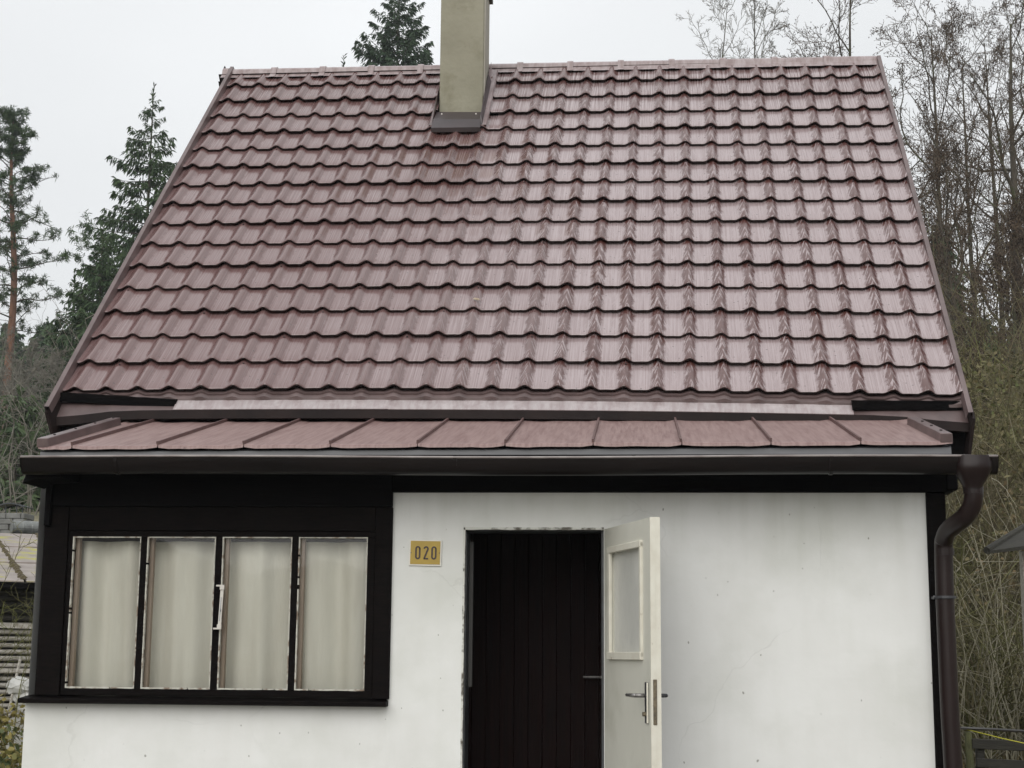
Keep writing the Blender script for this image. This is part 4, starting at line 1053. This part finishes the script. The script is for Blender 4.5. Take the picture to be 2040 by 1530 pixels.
for k, (u, v, Y, Rb, lab) in enumerate(((92, 790, 36, 1.7, 'mid-green spruce low down between the pine and the roof corner'), (-15, 850, 33, 1.6, 'mid-green spruce at the left edge above the shed roof'), (140, 700, 39, 1.9, 'mid-green spruce under the slanting trunk beside the roof edge'))):
    p = at(u, v, Y); spruce(140+k, p.x, Y, H_for(p.x, Y, u, v), Rb, lab, droop=.4, dens=1.6, z_first=.05, sprayl=.26)
# --- behind the ridge
p = at(795, -25, 50); spruce(21, p.x, 50, H_for(p.x, 50, 795, -40), 6.0, 'bushy dark spruce rising behind the ridge left of the chimney', droop=.05, dens=3.6, gap=.0, z_first=.45, M=M_needleb, sprayl=.23, thin=.9)
p = at(685, 130, 50); spruce(22, p.x, 50, H_for(p.x, 50, 680, 128), 1.2, 'spruce whose tip just shows above the ridge', droop=.2, dens=1.2, z_first=.5)
for k, (u, v, Y, lab, tw) in enumerate(((1385, -10, 62, 'pale slender leafless tree above the ridge, left one of the two', M_twighaze), (1450, -5, 60, 'pale slender leafless tree above the ridge, right one of the two', M_twighaze))):
    p = at(u, v, Y); bare_tree(60+k, p.x, Y, H_for(p.x, Y, u, v), lab, r0=.13, spread=.42, twig=tw, kids=(16, 7, 5, 3), minr=.009, fork=.45, cones=0, lseg=.42)
p = at(1590, 105, 60); bare_tree(64, p.x, 60, H_for(p.x, 60, 1590, 100), 'faint leafless tree top barely showing above the ridge right of the two pale trees', r0=.10, spread=.5, twig=M_twighaze, kids=(12, 6, 4, 3), minr=.009, fork=.45, lseg=.35)

# --- right of the cottage
RT = [(1700, -40, 34, .15, 'dark leafless alder rising behind the right end of the ridge', .45, 71, (0, 0)),
      (1868, 40, 30, .12, 'tall leafless alder just right of the roof edge', .45, 72, (.02, 0)),
      (1905, 90, 38, .12, 'leafless alder with small cones further back behind the roof edge', .45, 73, (0, 0)),
      (2003, 10, 30, .19, 'thick-trunked leafless alder near the right edge of the picture', .48, 74, (-.01, 0)),
      (1965, 60, 42, .13, 'leafless alder half hidden behind the thick-trunked one', .5, 75, (0, 0)),
      (2055, 20, 34, .15, 'leafless alder cut by the right edge of the picture', .5, 76, (0, 0)),
      (1830, 330, 24, .07, 'slim mossy leafless tree close behind the right roof verge', .4, 77, (.03, 0)),
      (2110, 50, 40, .15, 'leafless alder outside the right edge of the thicket', .5, 78, (0, 0)),
      (1935, 330, 22, .09, 'low forked leafless tree with green bark right of the roof', .55, 79, (-.02, 0)),
      (2020, 470, 19, .08, 'mossy leafless sapling standing in the thicket on the right', .5, 80, (0, 0))]
for (u, v, Y, r_, lab, sp_, sd_, ln) in RT:
    p = at(u, v, Y); bare_tree(sd_, p.x, Y, H_for(p.x, Y, u, v), lab, r0=r_, spread=sp_, cones=.22, kids=(14, 8, 6, 4), fork=.28, lean=ln, minr=.0062, lseg=.66)
for k, (u, v, Y, Rb) in enumerate(((1870, 440, 52, 2.2), (1960, 640, 50, 2.6), (2040, 620, 54, 2.6), (2110, 600, 50, 2.6), (1820, 560, 56, 2.4))):
    p = at(u, v, Y); spruce(90+k, p.x, Y, H_for(p.x, Y, u, v), Rb, ('dark spruce behind the alders close to the right roof edge', 'dark spruce behind the bare trees, left of the thick alder trunk', 'dark spruce behind the bare trees, right of the thick alder trunk', 'dark spruce behind the bare trees at the right edge of the picture', 'dark spruce hidden mostly by the right slope of the roof')[k], droop=.3, dens=.7, z_first=.05, sprayl=.5, thin=1.3, group='dark spruces behind the bare trees')

# thicket: stems and twigs nobody could count
rg = np.random.default_rng(99)
A, B_, r1, r2 = [], [], [], []
def arch(p, d, L_, r, lev):
    ns = 7 if lev == 0 else 4; pts = [p]
    for q in range(ns):
        d = d+rg.normal(0, .16+.06*lev, 3)+np.array([0, 0, -.05 if lev == 0 else 0.0]); d /= np.linalg.norm(d); pts.append(pts[-1]+d*L_/ns)
    for q in range(ns): A.append(pts[q]); B_.append(pts[q+1]); r1.append(r*(1-.75*q/ns)+.0012); r2.append(r*(1-.75*(q+1)/ns)+.0012)
    if lev < 2:
        for k in range(6 if lev == 0 else 4):
            q = rg.integers(1, ns+1); s_ = rg.normal(0, 1, 3); s_[2] += .25; s_ /= np.linalg.norm(s_)
            arch(pts[q], d*.5+s_*.8, L_*rg.uniform(.22, .5), r*.45, lev+1)
for k in range(1500):
    Y = rg.uniform(8.5, 27)**1.0; u = rg.uniform(1840, 2200)
    p = at(u, 1200, Y); x = p.x; z0 = hgt(x, Y)
    h = rg.uniform(1.6, 4.6)*(1 if Y > 11 else .6)
    d = rg.normal(0, .34, 3); d[2] = 1
    arch(np.array([x, Y, z0-.1]), d/np.linalg.norm(d), h, rg.uniform(.006, .020), 0)
f_ = Fast(); V, F = tubeseg(A, B_, r1, r2, 3); f_.add(V, F); tag(f_.build('thicket', M_twigo), kind='stuff')
# pale long switches in front of the thicket
A, B_, r1, r2 = [], [], [], []
for k in range(70):
    Y = rg.uniform(7.5, 10); u = rg.uniform(1880, 2120); x = at(u, 1200, Y).x; z0 = hgt(x, Y)
    d = rg.normal(0, .5, 3); d[2] = 1; arch(np.array([x, Y, z0]), d/np.linalg.norm(d), rg.uniform(1.2, 3.4), .007, 1)
f_ = Fast(); V, F = tubeseg(A, B_, r1, r2, 3); f_.add(V, F); tag(f_.build('pale_switches', mat('pale_switch_bark', (.22, .20, .14), (.30, .28, .20), scale=2, rough=.8, coord='Geo')), kind='stuff')
# moss / leaf clumps among the stems, dry grass by the fence
n_ = 24000; Y = rg.uniform(9, 27, n_); u = rg.uniform(1840, 2200, n_)
X = np.array([at(a, 1200, b_).x for a, b_ in zip(u, Y)]); hh = np.array([hgt(a, b_) for a, b_ in zip(X, Y)])
Z = hh+rg.uniform(0, 1, n_)**1.6*4.2
V, F1, F2 = brushes(rg, np.stack([X, Y, Z], 1), rg.normal(0, 1, (n_, 3)), rg.uniform(.03, .085, n_), rg.uniform(.02, .05, n_))
f_ = Fast(); f_.add(V, F1); f_.f.append(F2); tag(f_.build('thicket_leaves', mat('thicket_leaf', (.085, .10, .03), (.15, .11, .055), scale=.8, rough=.8, coord='Geo')), kind='stuff')
n_ = 30000; X = rg.uniform(4.6, 14, n_); Y = rg.uniform(2.5, 14, n_); hh = np.array([hgt(a, b_) for a, b_ in zip(X, Y)])
D = rg.normal(0, .45, (n_, 3)); D[:, 2] = 1
V, F1, F2 = brushes(rg, np.stack([X, Y, hh], 1), D, rg.uniform(.15, .55, n_), np.full(n_, .012))
f_ = Fast(); f_.add(V, F1); f_.f.append(F2); tag(f_.build('dry_grass', M_dry), kind='stuff')
# brushwood on the left bank
A, B_, r1, r2 = [], [], [], []
for k in range(120):
    Y = rg.uniform(24, 44); u = rg.uniform(-120, 200); x = at(u, 1000, Y).x; z0 = hgt(x, Y); d = rg.normal(0, .3, 3); d[2] = 1
    arch(np.array([x, Y, z0-.1]), d/np.linalg.norm(d), rg.uniform(2.0, 5.0), rg.uniform(.012, .026), 0)
f_ = Fast(); V, F = tubeseg(A, B_, r1, r2, 3); f_.add(V, F); tag(f_.build('brushwood', M_twighaze), kind='stuff')

# ================================================================== SHED ON THE LEFT
th_ = R(27)
so = at(76, 1160, 7.4)
so = Vector((so.x+.35, 7.4+.18, so.z))
ex = Vector((math.cos(th_), math.sin(th_), 0)); ey = Vector((-math.sin(th_), math.cos(th_), 0))
shed = empty('log_shed', (so.x-1.5*ex.x, so.y-1.5*ex.y, -1.55), 'low grey shed with round batten walls and a mossy sheet roof left of the cottage', 'shed')
def S(a, b_, z): return so+ex*a+ey*b_+Vector((0, 0, z-so.z))
zE = so.z
M_sheet = mat('mossy_roof_sheet', (.30, .26, .235), (.19, .16, .14), scale=4, rough=.6, c3=(.32, .30, .04), s3=2.6, lo3=.53, hi3=.64, coord='Geo', bump=.2)
rf = MB().hexa([S(-4.2, -.20, zE-.05), S(.5, -.20, zE-.05), S(.5, 4.2, zE+.70), S(-4.2, 4.2, zE+.70), S(-4.2, -.20, zE-.02), S(.5, -.20, zE-.02), S(.5, 4.2, zE+.73), S(-4.2, 4.2, zE+.73)]).build('roof', M_greyd, shed)
for k in range(9):
    for q in range(3):
        a0 = .5-k*.52; b0 = -.24+q*1.48
        z_ = lambda b_: zE+.006+.1705*(b_+.20)+.008*(q)
        MB().hexa([S(a0-.505, b0, z_(b0)-.012), S(a0-.01, b0, z_(b0)-.012), S(a0-.01, b0+1.50, z_(b0+1.5)-.012), S(a0-.505, b0+1.50, z_(b0+1.5)-.012), S(a0-.505, b0, z_(b0)), S(a0-.01, b0, z_(b0)), S(a0-.01, b0+1.50, z_(b0+1.5)-.004), S(a0-.505, b0+1.50, z_(b0+1.5)-.004)]).build('sheet', M_sheet, rf)
# moss lines in the joints
b = MB()
for k in range(1, 9):
    a0 = .495-k*.52
    for q in range(26):
        b_ = -.2+q*.17+rnd.uniform(0, .08); z1 = zE+.006+.1705*(b_+.20); w_ = rnd.uniform(.02, .06)
        b.hexa([S(a0-w_, b_, z1), S(a0+w_, b_-.02, z1), S(a0+w_*.7, b_+.14, z1+.02), S(a0-w_*.8, b_+.12, z1+.02), S(a0-w_*.4, b_+.02, z1+.035), S(a0+w_*.4, b_+.02, z1+.03), S(a0+w_*.3, b_+.1, z1+.045), S(a0-w_*.3, b_+.1, z1+.045)])
tag(b.build('moss', mat('dark_moss', (.06, .045, .028), (.09, .075, .03), scale=9, rough=.95), rf), kind='stuff')
MB().hexa([S(-4.1, .05, -1.55), S(.35, .05, -1.55), S(.35, 4.0, -1.55), S(-4.1, 4.0, -1.55), S(-4.1, .05, zE-.06), S(.35, .05, zE-.06), S(.35, 4.0, zE+.62), S(-4.1, 4.0, zE+.62)]).build('wall', M_greyd, shed)
z = zE-.10; k = 0
while z > -1.5:
    dark = M_greyd if z > zE-.36 else M_grey
    MB().tube([S(-4.1, 0.01+rnd.uniform(-.006, .006), z+rnd.uniform(-.004, .004)), S(-1.9, .012, z), S(.36, .01+rnd.uniform(-.006, .006), z+rnd.uniform(-.004, .004))], rnd.uniform(.020, .025), 8).build('batten', dark, shed, smooth=True)
    z -= .064 if z > -.6 else .075; k += 1
for a0 in (-.62, -.22, -1.6):
    MB().box((0, 0, 0), (.05, .03, .42)).build('upright', M_grey, shed).matrix_local = Matrix.Translation(S(a0, -.04, zE-.86)-Vector(shed.location)) @ Matrix.Rotation(th_, 4, 'Z')
MB().bar(S(-2.6, -.03, zE-.40), S(.3, -.03, zE-.44), .03, .045).build('rail', M_grey, shed)
MB().bar(S(-2.6, -.03, zE-.84), S(.3, -.03, zE-.86), .03, .04).build('rail', M_grey, shed)
MB().bar(S(-4.2, -.24, zE-.05), S(.5, -.24, zE-.05), .02, .05).build('fascia', M_blackh, shed)
# lattice of thin poles leaning before the shed
lat = empty('pole_lattice', tuple(S(-.6, -.5, -1.55)), 'rough grey pole trellis leaning in front of the shed wall', 'trellis')
for (a0, z0_, a1, z1_) in ((-1.0, -.75, .15, -.25), (-1.0, -.95, .15, -.50), (-.75, -1.3, -.55, -.05), (-.35, -1.4, -.25, -.10), (-.1, -1.3, .05, -.25), (-1.0, -.45, .1, -.75)):
    MB().tube([S(a0, -.45, z0_), S(a1, -.38, z1_)], .014, 6).build('pole', M_grey, lat)
# white sack
b = MB(); c0 = at(48, 1362, 6.3); sx_ = empty('white_sack', (c0.x, 6.3, -1.55), 'crumpled white sack lying behind the bush beside the shed', 'sack')
for k in range(3):
    P = []
    ce = c0+Vector((.06*k-.04, .05*k, -.02-.10*k)); ra = (.10, .11, .13)[k]
    for i in range(9):
        th2 = math.pi*i/8; P.append([ce+Vector((math.sin(th2)*math.cos(a*math.pi/5)*ra*1.25, math.sin(th2)*math.sin(a*math.pi/5)*ra, math.cos(th2)*ra*.8))*1.0+Vector((mnoise.noise(Vector((i*1.3, a*1.7, k*5))), 0, mnoise.noise(Vector((a*1.1, i*1.9, k*7)))))*.035 for a in range(10)]+[ce+Vector((math.sin(th2)*ra*1.25, 0, math.cos(th2)*ra*.8))+Vector((mnoise.noise(Vector((i*1.3, 0, k*5))), 0, mnoise.noise(Vector((0, i*1.9, k*7)))))*.035])
    b.grid(P)
b.poly([c0+Vector((-.15, -.1, -.3)), c0+Vector((.25, -.1, -.3)), c0+Vector((.25, .2, -1.0)), c0+Vector((-.15, .2, -1.0))])
b.build('sack_cloth', mat('sack_white', (.55, .55, .53), (.38, .38, .36), scale=6, rough=.8), sx_)

# terrace behind the shed: block plinth, brazier canopy, drum
Yt = 14.2
q = at(40, 1062, Yt)
hz = hgt(q.x, Yt)
blk = empty('block_plinth', (at(25, 1062, Yt).x, Yt, hz), 'rough grey block plinth on the bank behind the shed roof', 'plinth')
xa, xb_ = at(-60, 1062, Yt+.6).x, at(46, 1062, Yt+.6).x; zt = at(20, 1022, Yt+.6).z; zb_ = at(20, 1062, Yt+.6).z
nrow = 3
for r_ in range(6):
    x = xa-(.15 if r_ % 2 else 0); z1 = zt-r_*.085
    while x < xb_:
        wd = rnd.uniform(.22, .34); MB().box((x, Yt+.6+rnd.uniform(-.01, .01), z1-.080), (min(x+wd-.012, xb_), Yt+1.0, z1)).build('block', M_stone, blk, bevel=.008); x += wd
can = empty('brazier_canopy', (at(28, 1022, Yt+.8).x, Yt+.8, zt), 'small arched blue-black metal canopy on thin posts above the block plinth', 'canopy')
cA, cB = at(-2, 1013, Yt+.8), at(57, 1013, Yt+.8)
P = []
for k in range(11):
    f = k/10; zc_ = cA.z+.052*math.sin(math.pi*f)
    x = lerp(cA.x, cB.x, f); P.append([(x, Yt+.62, zc_), (x, Yt+.62, zc_+.018), (x, Yt+1.0, zc_+.018), (x, Yt+1.0, zc_)])
MB().grid(P).build('hood', M_canopy, can)
for f in (.08, .36, .72, .92):
    x = lerp(cA.x, cB.x, f); MB().tube([(x, Yt+.66, zt), (x, Yt+.66, cA.z+.04)], .008, 6).build('post', M_canopy, can)
d0 = at(24, 1051, Yt-.2); d1 = at(74, 1051, Yt-.1); rr = (at(30, 1036, Yt-.2).z-at(30, 1065, Yt-.2).z)/2
dr = empty('metal_drum', (d0.x, d0.y, d0.z-rr), 'grey ribbed metal drum lying on its side behind the shed roof', 'drum')
ax_ = Vector((.72, .5, 0)).normalized()*(.42)
pts = [d0+ax_*f for f in (0, .02, .30, .33, .36, .62, .65, .68, .98, 1.0)]
MB().tube(pts, [rr*1.03, rr, rr, rr*1.05, rr, rr, rr*1.05, rr, rr, rr*1.03], 20).build('drum_body', M_drum, dr, smooth=False)
MB().tube([d0-ax_*.015, d0+ax_*.012], rr*.88, 20).build('drum_lid', M_drum, dr)
MB().box((d0.x-.2, d0.y-.3, d0.z-rr-.12), (d0.x+.9, d0.y+.6, d0.z-rr-.002)).build('plank', M_greyd, dr)

# bush by the wall corner at the lower left
def leaf_bush(seed, cx_, cy_, z0_, H, Rr, n, M, label, name='leafy_bush', stems=16, group=None, ll=.05):
    rg = np.random.default_rng(seed); t = empty(name, (cx_, cy_, z0_), label, 'bush', group)
    A, B_, r1, r2 = [], [], [], []; pts_all = []
    for k in range(stems):
        d = rg.normal(0, .38, 3); d[2] = 1; p = np.array([cx_, cy_, z0_])+np.array([rg.normal(0, Rr*.25), rg.normal(0, Rr*.25), 0]); ns = 8
        for q in range(ns):
            d = d+rg.normal(0, .16, 3); d /= np.linalg.norm(d); p2 = p+d*H/ns*rg.uniform(.7, 1.1); A.append(p); B_.append(p2); r1.append(.007*(1-q/ns)+.002); r2.append(.006*(1-q/ns)+.002)
            for s_ in range(2):
                sd_ = rg.normal(0, 1, 3); sd_ /= np.linalg.norm(sd_); e = p2+sd_*rg.uniform(.05, .22); A.append(p2); B_.append(e); r1.append(.002); r2.append(.001); pts_all.append(e); pts_all.append((p2+e)/2)
            p = p2
    f_ = Fast(); V, F = tubeseg(A, B_, r1, r2, 3); f_.add(V, F); f_.build('stems', M_twigo, t, (cx_, cy_, z0_))
    pts_all = np.array(pts_all); idx = rg.integers(0, len(pts_all), n); P = pts_all[idx]+rg.normal(0, .035, (n, 3)); D = rg.normal(0, 1, (n, 3))
    V, F1, F2 = brushes(rg, P, D, rg.uniform(.6, 1.3, n)*ll, rg.uniform(.5, .8, n)*ll)
    f_ = Fast(); f_.add(V, F1); f_.f.append(F2); f_.build('leaves', M, t, (cx_, cy_, z0_))
for k, (u, v, Y, H, Rr, n, M, lab) in enumerate(((22, 1365, 2.2, 1.25, .35, 5200, M_leafg, 'low green bush against the left corner of the white wall'),
        (-25, 1330, 3.4, 1.5, .5, 3500, M_leafy, 'yellowing bush at the lower left edge of the picture'),
        (30, 1440, 1.4, .85, .30, 2600, M_leafy, 'small yellow-leaved shrub at the foot of the green bush'))):
    p = at(u, v, Y); leaf_bush(200+k, p.x, Y, -1.55, (p.z+1.55)*.95, Rr, n, M, lab, ll=.045)
for k, (u, v, Y, lab) in enumerate(((28, 1165, 5.0, 'tall thin bare shrub in front of the shed wall'), (60, 1230, 4.2, 'wispy bare shrub between the shed and the cottage corner'))):
    p = at(u, v, Y); bare_tree(300+k, p.x, Y, p.z+1.55, lab, r0=.012, spread=.5, M=M_twigo, twig=M_twigo, kids=(6, 4, 3, 2), minr=.0022, stems=3, levels=3, name='bare_shrub', cat='shrub', z0=-1.55, fork=.15)

# ================================================================== FENCE, LINE AND NEIGHBOUR'S EAVE ON THE RIGHT
Yf = 4.3
fz = lambda u, v: at(u, v, Yf)
fe = empty('plank_fence', (fz(1930, 1500).x, Yf, hgt(fz(1930, 1500).x, Yf)), 'dark weathered plank fence with a mossy post at the lower right corner', 'fence')
gz = hgt(fz(1930, 1500).x, Yf)
p0, p1 = fz(1929, 1458), fz(1929, 1530)
MB().tube([(p0.x, Yf, gz), (p0.x+.005, Yf, p1.z), (p0.x-.003, Yf, p0.z)], [.034, .030, .026], 8).build('post', M_moss, fe)
for (u0, va, vb) in ((1935, 1471, 1491), (1944, 1510, 1528), (1944, 1547, 1566), (1944, 1586, 1604)):
    a0, a1 = fz(u0, va), fz(u0, vb); b0, b1 = at(2230, va+12, Yf+.15), at(2230, vb+13, Yf+.15)
    MB().hexa([(a0.x, Yf-.03, a1.z), (b0.x, Yf+.0, b1.z), (b0.x, Yf+.03, b1.z), (a0.x, Yf, a1.z), (a0.x, Yf-.03, a0.z), (b0.x, Yf, b0.z), (b0.x, Yf+.03, b0.z), (a0.x, Yf, a0.z)]).build('rail', M_greyd, fe, bevel=.004)
for u in (1953, 2085, 2200):
    a0, a1 = fz(u-8, 1474), fz(u+8, 1474); MB().box((a0.x, Yf+.005, gz), (a1.x, Yf+.06, a0.z)).build('upright', M_greyd, fe, bevel=.004)
wa, wb = at(1912, 1450, 3.6), at(2300, 1472, 4.6)
tag(MB().tube([wa, lerp(wa, wb, .3)+Vector((0, 0, .002)), lerp(wa, wb, .6)-Vector((0, 0, .004)), wb], .0105, 8).build('black_pipe', M_cable, smooth=True), 'thin black pipe running level above the plank fence at lower right', 'pipe')
ya, yb = at(1918, 1451, 3.65), at(2150, 1500, 4.2)
tag(MB().tube([ya, lerp(ya, yb, .33)-Vector((0, 0, .012)), lerp(ya, yb, .66)-Vector((0, 0, .014)), yb], .0035, 6).build('yellow_string', M_yellow, smooth=True), 'yellow string sagging between the black pipe and the plank fence', 'string')
# neighbour's eave
Yn = 5.0
nb_ = empty('garden_hut', (at(2050, 1100, Yn).x+.5, Yn, -1.55), 'corner of a small dark-roofed hut entering at the right edge', 'hut')
e0 = at(1966, 1104, Yn); e1 = at(2160, 985, Yn+1.2)
nrm = Vector((.25, .1, .45)); sidev = Vector((.9, -.35, .10))
b = MB(); d_ = e1-e0; thk = Vector((0, 0, .045))
b.hexa([e0, e0+sidev, e1+sidev, e1, e0+thk*.5, e0+sidev+thk, e1+sidev+thk, e1+thk]); b.build('roof', M_greyd, nb_)
MB().tube([e0+Vector((.0, 0, .03)), e1+Vector((0, 0, .03))], .030, 8).build('roof_edge_pole', M_greyd, nb_)
w0 = at(2034, 1110, Yn+.2)
MB().box((w0.x, Yn+.2, -1.55), (w0.x+1.6, Yn+.26, w0.z+.05)).build('wall', M_grey, nb_)
MB().box((w0.x-.004, Yn+.13, -1.55), (w0.x+.06, Yn+.198, w0.z+.04)).build('corner_post', M_grey, nb_)

# ================================================================== HAZE
hb = MB().box((-130, -30, -3.2), (150, 155, 62)); hz_ = hb.build('haze', None)
hm = bpy.data.materials.new('haze'); hm.use_nodes = True; t = hm.node_tree; t.nodes.clear()
o_ = t.nodes.new('ShaderNodeOutputMaterial'); pv = t.nodes.new('ShaderNodeVolumePrincipled'); pv.inputs['Color'].default_value = (.90, .95, 1.0, 1); pv.inputs['Density'].default_value = .0006; pv.inputs['Anisotropy'].default_value = .2
t.links.new(pv.outputs[0], o_.inputs['Volume']); hz_.data.materials.append(hm); tag(hz_, kind='stuff')
